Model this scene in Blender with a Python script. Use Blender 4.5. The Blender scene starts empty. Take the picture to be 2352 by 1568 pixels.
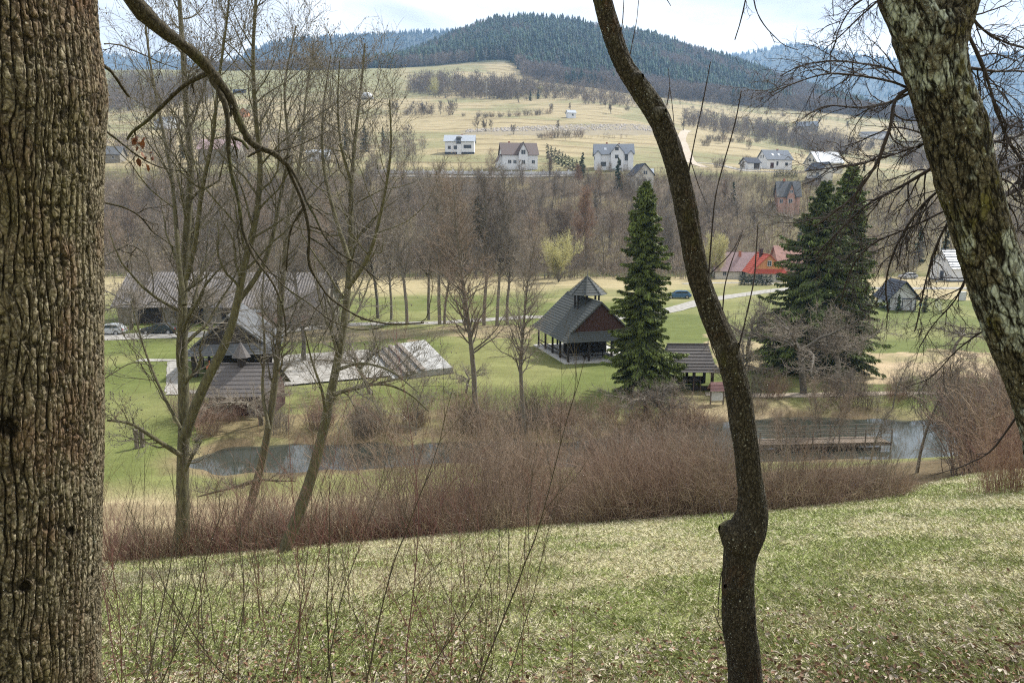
import bpy, math, random
import numpy as np
from math import radians, pi, sin, cos, atan, tan
from mathutils import Vector, Matrix

# ------------------------------------------------------------------ camera, sky, sun, exposure
SC = bpy.context.scene
W, H, F = 2352.0, 1568.0, 1700.0
CZ = 16.2
P = atan(298 / F)
cam = bpy.data.cameras.new('camera'); cam.lens = F / W * 36; cam.sensor_width = 36
cam.clip_start = 0.05; cam.clip_end = 20000
co = bpy.data.objects.new('camera', cam); SC.collection.objects.link(co)
co.location = (0, 0, CZ); co.rotation_euler = (pi / 2 - P, 0, 0); SC.camera = co

SUN_EL, SUN_AZ = radians(47), radians(48)      # azimuth measured from the view direction (+Y) to the right
wd = bpy.data.worlds.new('World'); SC.world = wd; wd.use_nodes = True
nt = wd.node_tree; nt.nodes.clear()
def wn(t, **k):
    n = nt.nodes.new(t)
    for a, b in k.items(): setattr(n, a, b)
    return n
sky = wn('ShaderNodeTexSky', sky_type='NISHITA', sun_disc=False, sun_elevation=SUN_EL, sun_rotation=SUN_AZ)
tc = wn('ShaderNodeTexCoord'); mp = wn('ShaderNodeMapping'); mp.inputs['Scale'].default_value = (1, 1, 3.2)
nz = wn('ShaderNodeTexNoise'); nz.inputs['Scale'].default_value = 5.2; nz.inputs['Detail'].default_value = 8; nz.inputs['Roughness'].default_value = .55
nz.inputs['Distortion'].default_value = .3
cr = wn('ShaderNodeValToRGB'); cr.color_ramp.elements[0].position = .34; cr.color_ramp.elements[1].position = .66
cr.color_ramp.elements[0].color = (.60, .62, .66, 1); cr.color_ramp.elements[1].color = (1.12, 1.10, 1.06, 1)
e = cr.color_ramp.elements.new(.5); e.color = (.82, .835, .85, 1)
bg1 = wn('ShaderNodeBackground'); bg1.inputs[1].default_value = .07
bg2 = wn('ShaderNodeBackground'); bg2.inputs[1].default_value = .74
mx = wn('ShaderNodeMixShader'); mx.inputs[0].default_value = .95
ow = wn('ShaderNodeOutputWorld')
L = nt.links.new
L(sky.outputs[0], bg1.inputs[0]); L(tc.outputs['Generated'], mp.inputs[0]); L(mp.outputs[0], nz.inputs['Vector'])
L(nz.outputs[0], cr.inputs[0]); L(cr.outputs[0], bg2.inputs[0]); L(bg1.outputs[0], mx.inputs[1]); L(bg2.outputs[0], mx.inputs[2])
L(mx.outputs[0], ow.inputs[0])
sl = bpy.data.lights.new('sun', 'SUN'); sl.energy = 4.4; sl.angle = radians(4.0); sl.color = (1, .97, .92)
so = bpy.data.objects.new('sun', sl); SC.collection.objects.link(so)
sd = Vector((sin(SUN_AZ) * cos(SUN_EL), cos(SUN_AZ) * cos(SUN_EL), sin(SUN_EL)))
so.rotation_euler = sd.to_track_quat('Z', 'Y').to_euler()
SC.view_settings.view_transform = 'Standard'; SC.view_settings.look = 'None'
SC.view_settings.exposure = 0.95; SC.view_settings.gamma = 1
SC.cycles.max_bounces = 6; SC.cycles.transparent_max_bounces = 8; SC.cycles.volume_bounces = 1
SC.cycles.filter_width = 1.15; SC.cycles.use_denoising = False; SC.cycles.sample_clamp_indirect = 2; SC.cycles.sample_clamp_direct = 12; SC.cycles.diffuse_bounces = 3; SC.cycles.glossy_bounces = 2

# ------------------------------------------------------------------ projection helpers
cP, sP = cos(P), sin(P)
def at(x, y, Y):
    dx = (x - 1176) / F; dy = -(y - 784) / F
    t = Y / (cP + dy * sP)
    return np.array([dx * t, Y, CZ + (dy * cP - sP) * t])
def slope_of(y):
    dy = -(y - 784) / F
    return (dy * cP - sP) / (cP + dy * sP)
def toplane(x, y, z=0.):
    return at(x, y, (z - CZ) / slope_of(y))
def proj(X, Y, Z):
    Yc = Y * cP - (Z - CZ) * sP; Zc = Y * sP + (Z - CZ) * cP
    Yc = np.where(Yc < .1, .1, Yc)
    return 1176 + F * X / Yc, 784 - F * Zc / Yc

# ------------------------------------------------------------------ noise
def _h(i, j, s):
    n = (i.astype(np.int64) * 374761393 + j.astype(np.int64) * 668265263 + s * 974711) & 0x7fffffff
    n = ((n ^ (n >> 13)) * 1274126177) & 0x7fffffff
    return ((n ^ (n >> 16)) & 0xffff) / 65535.
def vn(x, y, s=0):
    x = np.asarray(x, float); y = np.asarray(y, float)
    i = np.floor(x); j = np.floor(y); a = x - i; b = y - j
    a = a * a * (3 - 2 * a); b = b * b * (3 - 2 * b)
    return (_h(i, j, s) * (1 - a) + _h(i + 1, j, s) * a) * (1 - b) + (_h(i, j + 1, s) * (1 - a) + _h(i + 1, j + 1, s) * a) * b
def fbm(x, y, s=0, o=4):
    r = 0; a = .5; t = 0
    for k in range(o):
        r = r + a * vn(x * 2 ** k, y * 2 ** k, s + k); t += a; a *= .5
    return r / t
def sst(a, b, x):
    t = np.clip((x - a) / (b - a), 0, 1); return t * t * (3 - 2 * t)

# ------------------------------------------------------------------ terrain
ROWS = [  # (Y, screen row of the ground at several columns)
 (262, [(-400, 395), (900, 395), (1500, 398), (1800, 402), (2050, 412), (2352, 440), (2900, 470)]),
 (330, [(-400, 350), (900, 348), (1176, 347), (1500, 362), (1800, 385), (2050, 400), (2352, 430), (2900, 455)]),
 (470, [(-400, 300), (600, 298), (900, 290), (1176, 285), (1500, 296), (1650, 312), (1800, 338), (2000, 372), (2352, 415), (2900, 440)]),
 (560, [(-400, 268), (900, 256), (1176, 252), (1400, 262), (1500, 285), (1650, 318), (1800, 345), (2050, 390), (2352, 425), (2900, 450)]),
 (700, [(-400, 225), (600, 222), (900, 216), (1176, 220), (1350, 230), (1500, 250), (1650, 268), (1800, 288), (2050, 312), (2352, 345), (2900, 360)]),
 (880, [(-400, 165), (600, 161), (900, 164), (1050, 172), (1180, 180), (1350, 203), (1500, 220), (1800, 250), (2000, 272), (2200, 300), (2900, 340)]),
 (1000, [(-400, 170), (600, 166), (850, 158), (1050, 150), (1180, 143), (1260, 178), (1500, 205), (1800, 248), (2000, 275), (2200, 305), (2900, 345)]),
 (1200, [(-400, 190), (600, 185), (850, 168), (950, 150), (1050, 118), (1150, 96), (1250, 100), (1350, 112), (1500, 140), (1700, 195), (1850, 232), (2000, 270), (2150, 305), (2900, 350)]),
 (1420, [(-400, 220), (600, 190), (850, 172), (950, 134), (1050, 92), (1110, 62), (1160, 48), (1240, 54), (1350, 70), (1500, 98), (1600, 130), (1700, 165), (1850, 214), (2000, 262), (2150, 300), (2900, 360)]),
 (1800, [(-400, 300), (850, 250), (1160, 150), (1500, 190), (1850, 280), (2900, 400)]),
 (2300, [(-400, 420), (2900, 440)]),
 (2600, [(-400, 440), (2900, 450)]),
]
GX = np.arange(-2200, 4600, 20.)
GY = np.array([185.] + [r[0] for r in ROWS])
GZ = [np.zeros_like(GX)]
for Yr, cols in ROWS:
    ys = np.interp(GX, [c[0] for c in cols], [c[1] for c in cols])
    k = np.ones(7) / 7; ys = np.convolve(np.pad(ys, 3, 'edge'), k, 'valid')
    GZ.append(CZ + Yr * slope_of(ys))
GZ = np.array(GZ)
POND = [(490, 1058, 1.6), (570, 1053, 2.9), (700, 1050, 3.4), (900, 1042, 2.4), (1100, 1036, 2.2), (1280, 1040, 2.8), (1450, 1035, 3.2), (1650, 1015, 4.5), (1800, 1010, 5.8), (1950, 1012, 6.2), (2150, 1018, 6.2), (2352, 1025, 5.5), (2700, 1035, 4)]
PW = np.array([[*toplane(x, y, -.4)[:2], w] for x, y, w in POND])
def pond_d(X, Y):          # signed distance to the water's edge, negative in water
    best = np.full(np.shape(X), 1e9)
    for (x0, y0, w0), (x1, y1, w1) in zip(PW[:-1], PW[1:]):
        dx, dy = x1 - x0, y1 - y0
        t = np.clip(((X - x0) * dx + (Y - y0) * dy) / (dx * dx + dy * dy), 0, 1)
        d = np.hypot(X - x0 - t * dx, Y - y0 - t * dy) - (w0 + t * (w1 - w0))
        best = np.minimum(best, d)
    return best + (vn(X * .5, Y * .5, 91) - .5) * 1.6
def hgt(X, Y):
    X = np.asarray(X, float); Y = np.asarray(Y, float)
    m = 14.6 - .355 * Y + .08 * X + .05 * (vn(X * .45, Y * .45, 3) - .5) + .09 * (vn(X * .16, Y * .16, 4) - .5)
    m = m - .9 * sst(0, 5, Y - edgeY(X, Y)) * sst(40, 24, Y)
    v = .25 * (vn(X * .06, Y * .06, 7) - .5)
    d = m - v; k = 1.2
    near = v + .5 * (d + np.sqrt(d * d + k * k)) - .0
    near = near - .55 * k * 0
    wt = sst(30, 40, Y)
    pd = pond_d(X, Y)
    near = near - wt * (1 - sst(-1.5, 1.2, pd)) * 1.0 - wt * (1 - sst(0, 4, pd)) * .25
    # far table
    u = np.clip(1176 + F * X / np.maximum(Y, 100), GX[0], GX[-1] - 1)
    ci = (u - GX[0]) / 20.; c0 = np.clip(ci.astype(int), 0, len(GX) - 2); cf = ci - c0
    Yc = np.clip(Y, 185, 2599.9)
    ri = np.clip(np.searchsorted(GY, Yc, side='right') - 1, 0, len(GY) - 2); rf = (Yc - GY[ri]) / (GY[ri + 1] - GY[ri])
    rs = np.where(ri == 0, rf ** 1.15, rf)
    far = (GZ[ri, c0] * (1 - cf) + GZ[ri, c0 + 1] * cf) * (1 - rs) + (GZ[ri + 1, c0] * (1 - cf) + GZ[ri + 1, c0 + 1] * cf) * rs
    fa = sst(262, 420, Y)
    far = far + fa * (3.2 * (vn(X * .012, Y * .012, 11) - .5) + 1.0 * (vn(X * .05, Y * .05, 12) - .5))
    # field terraces
    far = far + fa * (1 - sst(820, 900, Y)) * .5 * np.abs(((Y + 14 * vn(X * .01, Y * .01, 13)) / 21. % 1) - .5)
    w = sst(178, 190, Y)
    return near * (1 - w) + np.maximum(far, v * 0) * w
def edgeY(X, Y):
    u = 1176 + F * X / np.maximum(Y, 3)
    return np.interp(u, [240, 700, 1300, 1800, 2050, 2200, 2352, 2800], [15.3, 16, 16.8, 16.6, 17.6, 22, 26, 30])
HY = np.concatenate([np.arange(3, 60, .1), np.arange(60, 300, .4), np.arange(300, 1600, 2.)])
def hit(x, y):
    s = slope_of(y); dx = (x - 1176) / F; dy = -(y - 784) / F
    X = dx * HY / (cP + dy * sP); z = hgt(X, HY); r = CZ + s * HY
    i = np.argmax(z >= r)
    if z[i] < r[i]: i = len(HY) - 200
    return np.array([X[i], HY[i], z[i]])

# ------------------------------------------------------------------ object helpers
C = SC.collection
def setp(o, label=None, cat=None, group=None, kind=None):
    if label: o['label'] = label
    if cat: o['category'] = cat
    if group: o['group'] = group
    if kind: o['kind'] = kind
    return o
def thing(name, label, cat, loc=(0, 0, 0), rz=0, group=None):
    o = bpy.data.objects.new(name, None); C.objects.link(o)
    o.location = [float(v) for v in loc]; o.rotation_euler = (0, 0, rz); o.empty_display_size = .3
    return setp(o, label, cat, group)
def link(name, me, parent=None):
    o = bpy.data.objects.new(name, me); C.objects.link(o)
    if parent is not None: o.parent = parent
    return o
def mesh_np(name, V, polys, mat, smooth=False, col=None, attrs=None):
    """V (n,3); polys list of int arrays (m,k)"""
    me = bpy.data.meshes.new(name)
    V = np.ascontiguousarray(V, np.float32)
    me.vertices.add(len(V)); me.vertices.foreach_set('co', V.ravel())
    polys = [p for p in polys if len(p)]
    nl = sum(p.size for p in polys); npoly = sum(len(p) for p in polys)
    me.loops.add(nl); me.polygons.add(npoly)
    me.loops.foreach_set('vertex_index', np.concatenate([p.ravel() for p in polys]).astype(np.int32))
    tot = np.concatenate([np.full(len(p), p.shape[1]) for p in polys])
    st = np.concatenate([[0], np.cumsum(tot)[:-1]])
    me.polygons.foreach_set('loop_start', st.astype(np.int32))
    if smooth: me.polygons.foreach_set('use_smooth', np.ones(npoly, bool))
    me.materials.append(mat)
    if col is not None:
        a = me.color_attributes.new('Col', 'FLOAT_COLOR', 'POINT')
        cc = np.ones((len(V), 4), np.float32); cc[:, :3] = col; a.data.foreach_set('color', cc.ravel())
    for k, v in (attrs or {}).items():
        a = me.attributes.new(k, 'FLOAT', 'POINT'); a.data.foreach_set('value', np.asarray(v, np.float32).ravel())
    me.update(calc_edges=True); me.validate()
    return me
class MB:
    def __init__(s): s.v = []; s.f = []
    def poly(s, pts):
        n = len(s.v); s.v += [tuple(map(float, p)) for p in pts]; s.f.append(tuple(range(n, n + len(pts)))); return s
    def box(s, x0, x1, y0, y1, z0, z1):
        n = len(s.v)
        s.v += [(x0, y0, z0), (x1, y0, z0), (x1, y1, z0), (x0, y1, z0), (x0, y0, z1), (x1, y0, z1), (x1, y1, z1), (x0, y1, z1)]
        s.f += [tuple(n + i for i in q) for q in ((0, 3, 2, 1), (4, 5, 6, 7), (0, 1, 5, 4), (1, 2, 6, 5), (2, 3, 7, 6), (3, 0, 4, 7))]; return s
    def slab(s, pts, th, direction=None):
        p = [Vector(q) for q in pts]; nrm = Vector(direction) if direction is not None else (p[1] - p[0]).cross(p[2] - p[0]).normalized()
        n = len(s.v); k = len(p)
        s.v += [tuple(q) for q in p] + [tuple(q - nrm * th) for q in p]
        s.f.append(tuple(range(n, n + k))); s.f.append(tuple(range(n + 2 * k - 1, n + k - 1, -1)))
        for i in range(k):
            j = (i + 1) % k; s.f.append((n + i, n + k + i, n + k + j, n + j))
        return s
    def cyl(s, p0, p1, r0, r1=None, n=10):
        r1 = r0 if r1 is None else r1
        p0 = Vector(p0); p1 = Vector(p1); d = (p1 - p0).normalized(); a = d.orthogonal().normalized(); b = d.cross(a)
        k = len(s.v)
        for p, r in ((p0, r0), (p1, r1)):
            s.v += [tuple(p + a * (r * cos(2 * pi * i / n)) + b * (r * sin(2 * pi * i / n))) for i in range(n)]
        for i in range(n):
            j = (i + 1) % n; s.f.append((k + i, k + j, k + n + j, k + n + i))
        s.f.append(tuple(range(k + n - 1, k - 1, -1))); s.f.append(tuple(range(k + n, k + 2 * n))); return s
    def bar(s, p0, p1, w=.1, h=None):
        h = h or w; p0 = Vector(p0); p1 = Vector(p1); d = (p1 - p0).normalized()
        a = d.cross(Vector((0, 0, 1)));
        if a.length < .05: a = Vector((1, 0, 0))
        a.normalize(); b = a.cross(d); n = len(s.v)
        for p in (p0, p1):
            for i, j in ((-1, -1), (1, -1), (1, 1), (-1, 1)): s.v.append(tuple(p + a * i * w / 2 + b * j * h / 2))
        s.f += [tuple(n + i for i in q) for q in ((0, 3, 2, 1), (4, 5, 6, 7), (0, 1, 5, 4), (1, 2, 6, 5), (2, 3, 7, 6), (3, 0, 4, 7))]; return s
    def build(s, name, mat, parent=None, bevel=0, smooth=False):
        me = bpy.data.meshes.new(name); me.from_pydata(s.v, [], s.f); me.materials.append(mat); me.update()
        if smooth: me.polygons.foreach_set('use_smooth', np.ones(len(me.polygons), bool))
        o = link(name, me, parent)
        if bevel:
            b = o.modifiers.new('bevel', 'BEVEL'); b.width = bevel; b.segments = 2
        return o

# ------------------------------------------------------------------ materials
MATS = {}
def newmat(name):
    m = bpy.data.materials.new(name); m.use_nodes = True; t = m.node_tree
    b = t.nodes['Principled BSDF']; return m, t, b
def N(t, ty, **k):
    n = t.nodes.new(ty)
    for a, v in k.items():
        if a in n.inputs: n.inputs[a].default_value = v
        else: setattr(n, a, v)
    return n
def mixc(t, fac, a, b, mode='MIX'):
    n = t.nodes.new('ShaderNodeMix'); n.data_type = 'RGBA'; n.blend_type = mode
    for s, v in ((0, fac), (6, a), (7, b)):
        if hasattr(v, 'links') or hasattr(v, 'is_linked'): t.links.new(v, n.inputs[s])
        else: n.inputs[s].default_value = v if s == 0 else (*v, 1) if len(v) == 3 else v
    return n.outputs[2]
def ramp(t, src, stops):
    n = t.nodes.new('ShaderNodeValToRGB'); e = n.color_ramp.elements
    while len(e) < len(stops): e.new(.5)
    for el, (p, c) in zip(e, stops):
        el.position = p; el.color = (*c, 1) if len(c) == 3 else c
    t.links.new(src, n.inputs[0]); return n.outputs[0]
def coord(t, kind='Object', scale=(1, 1, 1)):
    c = t.nodes.new('ShaderNodeTexCoord'); m = t.nodes.new('ShaderNodeMapping'); m.inputs['Scale'].default_value = scale
    t.links.new(c.outputs[kind], m.inputs[0]); return m.outputs[0]
def noise(t, vec, sc, det=4, rough=.6, dist=0):
    n = N(t, 'ShaderNodeTexNoise', Scale=sc, Detail=det, Roughness=rough, Distortion=dist)
    t.links.new(vec, n.inputs['Vector']); return n.outputs[0]
def bump(t, b, h, s, d):
    n = N(t, 'ShaderNodeBump', Strength=s, Distance=d); t.links.new(h, n.inputs['Height']); t.links.new(n.outputs[0], b.inputs['Normal'])
def mat(name, c, rough=.8, c2=None, sc=4, scale=(1, 1, 1), bs=.3, bd=.02, objvar=0, metal=0, attr=False, spec=.3):
    """general surface: two tones mixed by noise, bump, optional per-object tone"""
    if name in MATS: return MATS[name]
    m, t, b = newmat(name); b.inputs['Roughness'].default_value = rough; b.inputs['Metallic'].default_value = metal
    b.inputs['Specular IOR Level'].default_value = spec
    v = coord(t, 'Object', scale); f = noise(t, v, sc)
    c2 = c2 or tuple(x * .7 for x in c)
    r = ramp(t, f, [(.35, c), (.65, c2)])
    if attr:
        a = t.nodes.new('ShaderNodeVertexColor'); a.layer_name = 'Col'; r = mixc(t, .0, a.outputs[0], r)
        r = mixc(t, 1.0, a.outputs[0], ramp(t, f, [(.3, (.75, .75, .75)), (.7, (1.2, 1.2, 1.2))]), 'MULTIPLY')
    if objvar:
        oi = t.nodes.new('ShaderNodeObjectInfo')
        k = ramp(t, oi.outputs['Random'], [(0, (1 - objvar, 1 - objvar, 1 - objvar * .9)), (.5, (1, 1 - objvar * .12, 1 - objvar * .25)), (1, (1 + objvar, 1 + objvar * .9, 1 + objvar * .75))])
        r = mixc(t, 1.0, r, k, 'MULTIPLY')
    t.links.new(r, b.inputs['Base Color'])
    if bs: bump(t, b, noise(t, v, sc * 3, 5), bs, bd)
    MATS[name] = m; return m
def mat_glass(name='window_glass', c=(.03, .04, .05)):
    if name in MATS: return MATS[name]
    m, t, b = newmat(name); b.inputs['Base Color'].default_value = (*c, 1); b.inputs['Roughness'].default_value = .08
    MATS[name] = m; return m
def mat_tracks(name, c, c2, period, axis='X', rough=.5, metal=0):     # corrugated or boarded sheets: real bump + tone by strip
    if name in MATS: return MATS[name]
    m, t, b = newmat(name); b.inputs['Roughness'].default_value = rough; b.inputs['Metallic'].default_value = metal
    v = coord(t, 'Object'); w = N(t, 'ShaderNodeTexWave', bands_direction=axis, Scale=2 * pi / (20 * period) * 1.0, Distortion=.0)
    t.links.new(v, w.inputs['Vector']); f = noise(t, v, 1.2, 6)
    r = ramp(t, f, [(.3, c), (.7, c2)]); t.links.new(r, b.inputs['Base Color'])
    bump(t, b, w.outputs[1], .9, period * .35); MATS[name] = m; return m

white = mat('white_render', (.64, .645, .65), .85, (.62, .63, .65), 1.5)
cream = mat('cream_render', (.55, .52, .45), .85, (.45, .43, .37), 1.5)
greyroof = mat('slate_roof', (.17, .19, .22), .85, (.12, .135, .16), 3, spec=.1)
darkroof = mat('dark_slate_roof', (.055, .064, .085), .85, (.04, .047, .062), 3, spec=.1)
paleroof = mat('pale_metal_roof', (.36, .39, .43), .6, (.28, .31, .35), 2, spec=.2)
brownroof = mat('brown_tile_roof', (.12, .09, .085), .7, (.085, .065, .06), 4)
redroof = mat('red_tile_roof', (.38, .085, .055), .9, (.29, .062, .042), 3, spec=.1)
pinkroof = mat('faded_pink_roof', (.34, .25, .25), .85, (.26, .19, .19), 2, spec=.1)
brick = mat('orange_brick', (.42, .17, .10), .85, (.30, .12, .08), 5)
palebrick = mat('pale_brick', (.45, .30, .24), .85, (.36, .22, .18), 5)
shingle = mat('weathered_shingle', (.082, .088, .084), .85, (.045, .05, .048), 6, scale=(4, 4, 1), bs=.5, bd=.01)
shingle_brown = mat('weathered_brown_shingle', (.13, .12, .115), .8, (.07, .062, .06), 5, scale=(4, 4, 1), bs=.5, bd=.01)
lapis = mat('grey_sheet_roof', (.125, .13, .135), .9, (.085, .088, .092), 1.5, spec=.1)
redwood = mat('dark_red_boards', (.07, .032, .026), .8, (.04, .02, .018), 3, scale=(8, 8, .6))
darkwood = mat('tarred_wood', (.035, .027, .022), .7, (.02, .016, .014), 6, scale=(5, 5, 1))
orangewood = mat('orange_boards', (.55, .27, .12), .7, (.42, .19, .08), 2, scale=(9, 9, .4))
greywood = mat('grey_wood', (.18, .15, .12), .8, (.11, .095, .08), 6)
concrete = mat('pale_concrete', (.50, .49, .46), .9, (.38, .37, .35), 1.2)
plaster = mat('old_plaster', (.25, .23, .19), .9, (.17, .155, .125), 1.5)
frame_m = mat('window_frame_white', (.6, .6, .6), .5, bs=0)
dframe_m = mat('window_frame_dark', (.05, .045, .045), .5, bs=0)
glass = mat_glass()
tyre = mat('tyre_rubber', (.02, .02, .02), .8)
rimm = mat('alloy_rim', (.45, .46, .48), .35, metal=.7, bs=0)
steel = mat('galvanised_steel', (.35, .36, .37), .45, metal=.4)
corr = mat_tracks('corrugated_fibre_cement', (.25, .228, .215), (.165, .15, .145), .42, 'X', .85)

# ------------------------------------------------------------------ ground colours
def inside(px, py, poly):
    r = np.zeros(np.shape(px), bool); n = len(poly); j = n - 1
    for i in range(n):
        xi, yi = poly[i]; xj, yj = poly[j]
        c = ((yi > py) != (yj > py)) & (px < (xj - xi) * (py - yi) / ((yj - yi) or 1e-9) + xi)
        r ^= c; j = i
    return r
GREEN = np.array([.105, .125, .04]); LIME = np.array([.165, .17, .072]); TAN = np.array([.34, .28, .185]); DRY = np.array([.26, .22, .135])
LITTER = np.array([.145, .11, .072]); WOODF = np.array([.115, .09, .07]); FIELD = np.array([.30, .25, .165]); PINKT = np.array([.36, .28, .2])
def meadow_mix(X, Y):
    n = fbm(X * .42, Y * .42, 21, 4) * .7 + fbm(X * 2.3, Y * 2.3, 27, 3) * .3
    return sst(.42, .58, n)
def gcol(X, Y, Z):
    px, py = proj(X, Y, Z)
    n1 = fbm(X * .35, Y * .35, 31, 4); n2 = fbm(X * .08, Y * .08, 35, 4); n3 = fbm(X * .02, Y * .02, 39, 4)
    def mixv(a, b, t): return a * (1 - t[..., None]) + b * t[..., None]
    c = mixv(np.broadcast_to(GREEN, X.shape + (3,)), np.broadcast_to(LIME, X.shape + (3,)), sst(.35, .65, n2))
    # meadow in front
    md = meadow_mix(X, Y)
    cm = mixv(np.broadcast_to(np.array([.20, .225, .085]), c.shape), np.broadcast_to(np.array([.37, .34, .21]), c.shape), md)
    near_leaf = sst(9, 4.5, Y) * .6
    cm = mixv(cm, np.broadcast_to(np.array([.16, .12, .08]), c.shape), near_leaf * sst(.35, .6, n1))
    e = edgeY(X, Y)
    c = mixv(cm, c, sst(38, 42, Y + n1 * 3))
    lit = mixv(np.broadcast_to(LITTER, c.shape), np.broadcast_to(TAN * .92, c.shape), (.5 + .5 * sst(.4, .6, n1)) * (1 - sst(800, 1100, px)) + sst(.5, .7, n1) * .3 * sst(800, 1100, px))
    s = sst(-.6, .4, Y - e + n1 * .8) * (1 - sst(39, 43.5, Y + n1 * 4 - sst(800, 300, px) * 1.5))
    c = mixv(c, lit, s * (1 - .0 * px))
    # banks of the pond
    pd = pond_d(X, Y)
    b = (1 - sst(1.5, 4.5, pd + n1 * 3)) * (Y > 36) * (Y < 80)
    c = mixv(c, mixv(np.broadcast_to(LITTER * 1.15, c.shape), np.broadcast_to(DRY, c.shape), sst(.45, .65, n1)), b)
    # the dry patches of the lawn
    def patch(poly, col, st=1.0):
        nonlocal c
        jx = (n1 - .5) * 60; jy = (fbm(X * .2, Y * .2, 45, 3) - .5) * 30
        m = inside(px + jx, py + jy, poly) * st * (.55 + .45 * sst(.35, .6, n1))
        c = mixv(c, np.broadcast_to(np.array(col), c.shape), m)
    v = (Y > 60) & (Y < 186)
    far_dry = sst(132, 165, Y + (n2 - .5) * 40) * v * (1 - .75 * sst(1500, 1600, px) * sst(178, 150, Y))
    c = mixv(c, np.broadcast_to(TAN, c.shape), far_dry * .85)
    patch([(560, 750), (1230, 748), (1235, 775), (560, 790)], PINKT * .75, .8)
    patch([(1560, 900), (1800, 905), (1800, 960), (1500, 965)], PINKT, .7)
    patch([(1880, 810), (2352, 800), (2400, 870), (1850, 880)], PINKT * 1.1, .95)
    patch([(1620, 770), (1760, 790), (1760, 850), (1640, 850)], PINKT, .7)
    patch([(1960, 640), (2400, 640), (2400, 690), (1960, 690)], TAN * .95, .9)
    patch([(500, 950), (1600, 945), (1600, 1010), (460, 1010)], LITTER * 1.3, .8)
    # woods
    w = sst(184, 192, Y) * (1 - sst(262, 285, Y + n1 * 20)) * (1 - .6 * sst(1650, 1850, px))
    c = mixv(c, mixv(np.broadcast_to(WOODF, c.shape), np.broadcast_to(DRY * .8, c.shape), sst(.5, .7, n2)), w)
    w = sst(184, 192, Y) * (1 - sst(262, 285, Y)) * (.6 * sst(1650, 1850, px))
    c = mixv(c, np.broadcast_to(DRY, c.shape), w)
    # upper fields
    fz = sst(258, 285, Y)
    line = np.abs(((Y + 14 * vn(X * .01, Y * .01, 13)) / 21. % 1) - .5) * 2
    fc = mixv(np.broadcast_to(FIELD, c.shape), np.broadcast_to(np.array([.205, .195, .115]), c.shape), sst(.45, .62, n3))
    fc = mixv(fc, np.broadcast_to(np.array([.15, .115, .07]), c.shape), sst(.74, .92, line) * sst(.30, .5, n2) * .9)
    gr = (1 - sst(880, 960, px)) * sst(640, 780, Y)
    fc = mixv(fc, np.broadcast_to(np.array([.20, .20, .115]), c.shape), gr * .85)
    fc = fc * (.85 + .3 * n1[..., None])
    c = mixv(c, fc, fz)
    st_ = inside(px + (n1 - .5) * 20, py + (n2 - .5) * 6, [(1060, 300), (1250, 288), (1450, 284), (1560, 296), (1500, 310), (1240, 312), (1060, 308)]) * fz
    c = mixv(c, np.broadcast_to(np.array([.23, .20, .165]), c.shape), st_ * .8)
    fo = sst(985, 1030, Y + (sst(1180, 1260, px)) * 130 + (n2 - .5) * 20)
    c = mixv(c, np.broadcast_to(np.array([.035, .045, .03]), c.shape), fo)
    return c
# ground sheet
def build_ground():
    u = np.linspace(-1.25, 1.25, 620)
    yv = np.concatenate([np.arange(-30, 2, 1.0), np.arange(2, 28, .1), np.arange(28, 65, .2), np.arange(65, 190, .6), np.arange(190, 300, 1.1), np.arange(300, 1500, 3.5), np.arange(1500, 2600, 20.)])
    U, Y = np.meshgrid(u, yv); X = U * (Y + 22 * np.exp(-np.maximum(Y, 0) / 60) + np.where(Y < 0, -Y, 0))
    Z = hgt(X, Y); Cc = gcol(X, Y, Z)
    r, c = X.shape; idx = np.arange(r * c).reshape(r, c)
    q = np.stack([idx[:-1, :-1], idx[:-1, 1:], idx[1:, 1:], idx[1:, :-1]], -1).reshape(-1, 4)
    m, t, b = newmat('ground_turf'); b.inputs['Roughness'].default_value = .95; b.inputs['Specular IOR Level'].default_value = .1
    a = t.nodes.new('ShaderNodeVertexColor'); a.layer_name = 'Col'; v = coord(t, 'Object')
    f1 = noise(t, v, 9, 6, .7); f2 = noise(t, v, .8, 6, .7); f3 = noise(t, coord(t, 'Object', (1, 2.5, 1)), .09, 8, .7)
    col = mixc(t, 1., a.outputs[0], ramp(t, f1, [(.3, (.6, .6, .55)), (.7, (1.3, 1.3, 1.25))]), 'MULTIPLY')
    col = mixc(t, 1., col, ramp(t, f2, [(.3, (.82, .84, .78)), (.7, (1.15, 1.13, 1.12))]), 'MULTIPLY')
    col = mixc(t, 1., col, ramp(t, f3, [(.35, (.80, .80, .74)), (.65, (1.12, 1.11, 1.1))]), 'MULTIPLY')
    t.links.new(col, b.inputs['Base Color']); bump(t, b, f1, .7, .05)
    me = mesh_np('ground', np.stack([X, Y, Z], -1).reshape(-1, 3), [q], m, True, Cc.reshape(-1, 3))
    setp(link('ground', me), kind='structure')
build_ground()
# water
def build_water():
    m, t, b = newmat('pond_water'); b.inputs['Base Color'].default_value = (.035, .04, .032, 1); b.inputs['Roughness'].default_value = .06
    b.inputs['Specular IOR Level'].default_value = .6
    bump(t, b, noise(t, coord(t, 'Object', (1, 2, 1)), 1.6, 4), .12, .02)
    mb = MB(); mb.poly([(-60, 38, -.42), (75, 38, -.42), (75, 66, -.42), (-60, 66, -.42)])
    setp(mb.build('water', m), kind='structure')
build_water()
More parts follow.
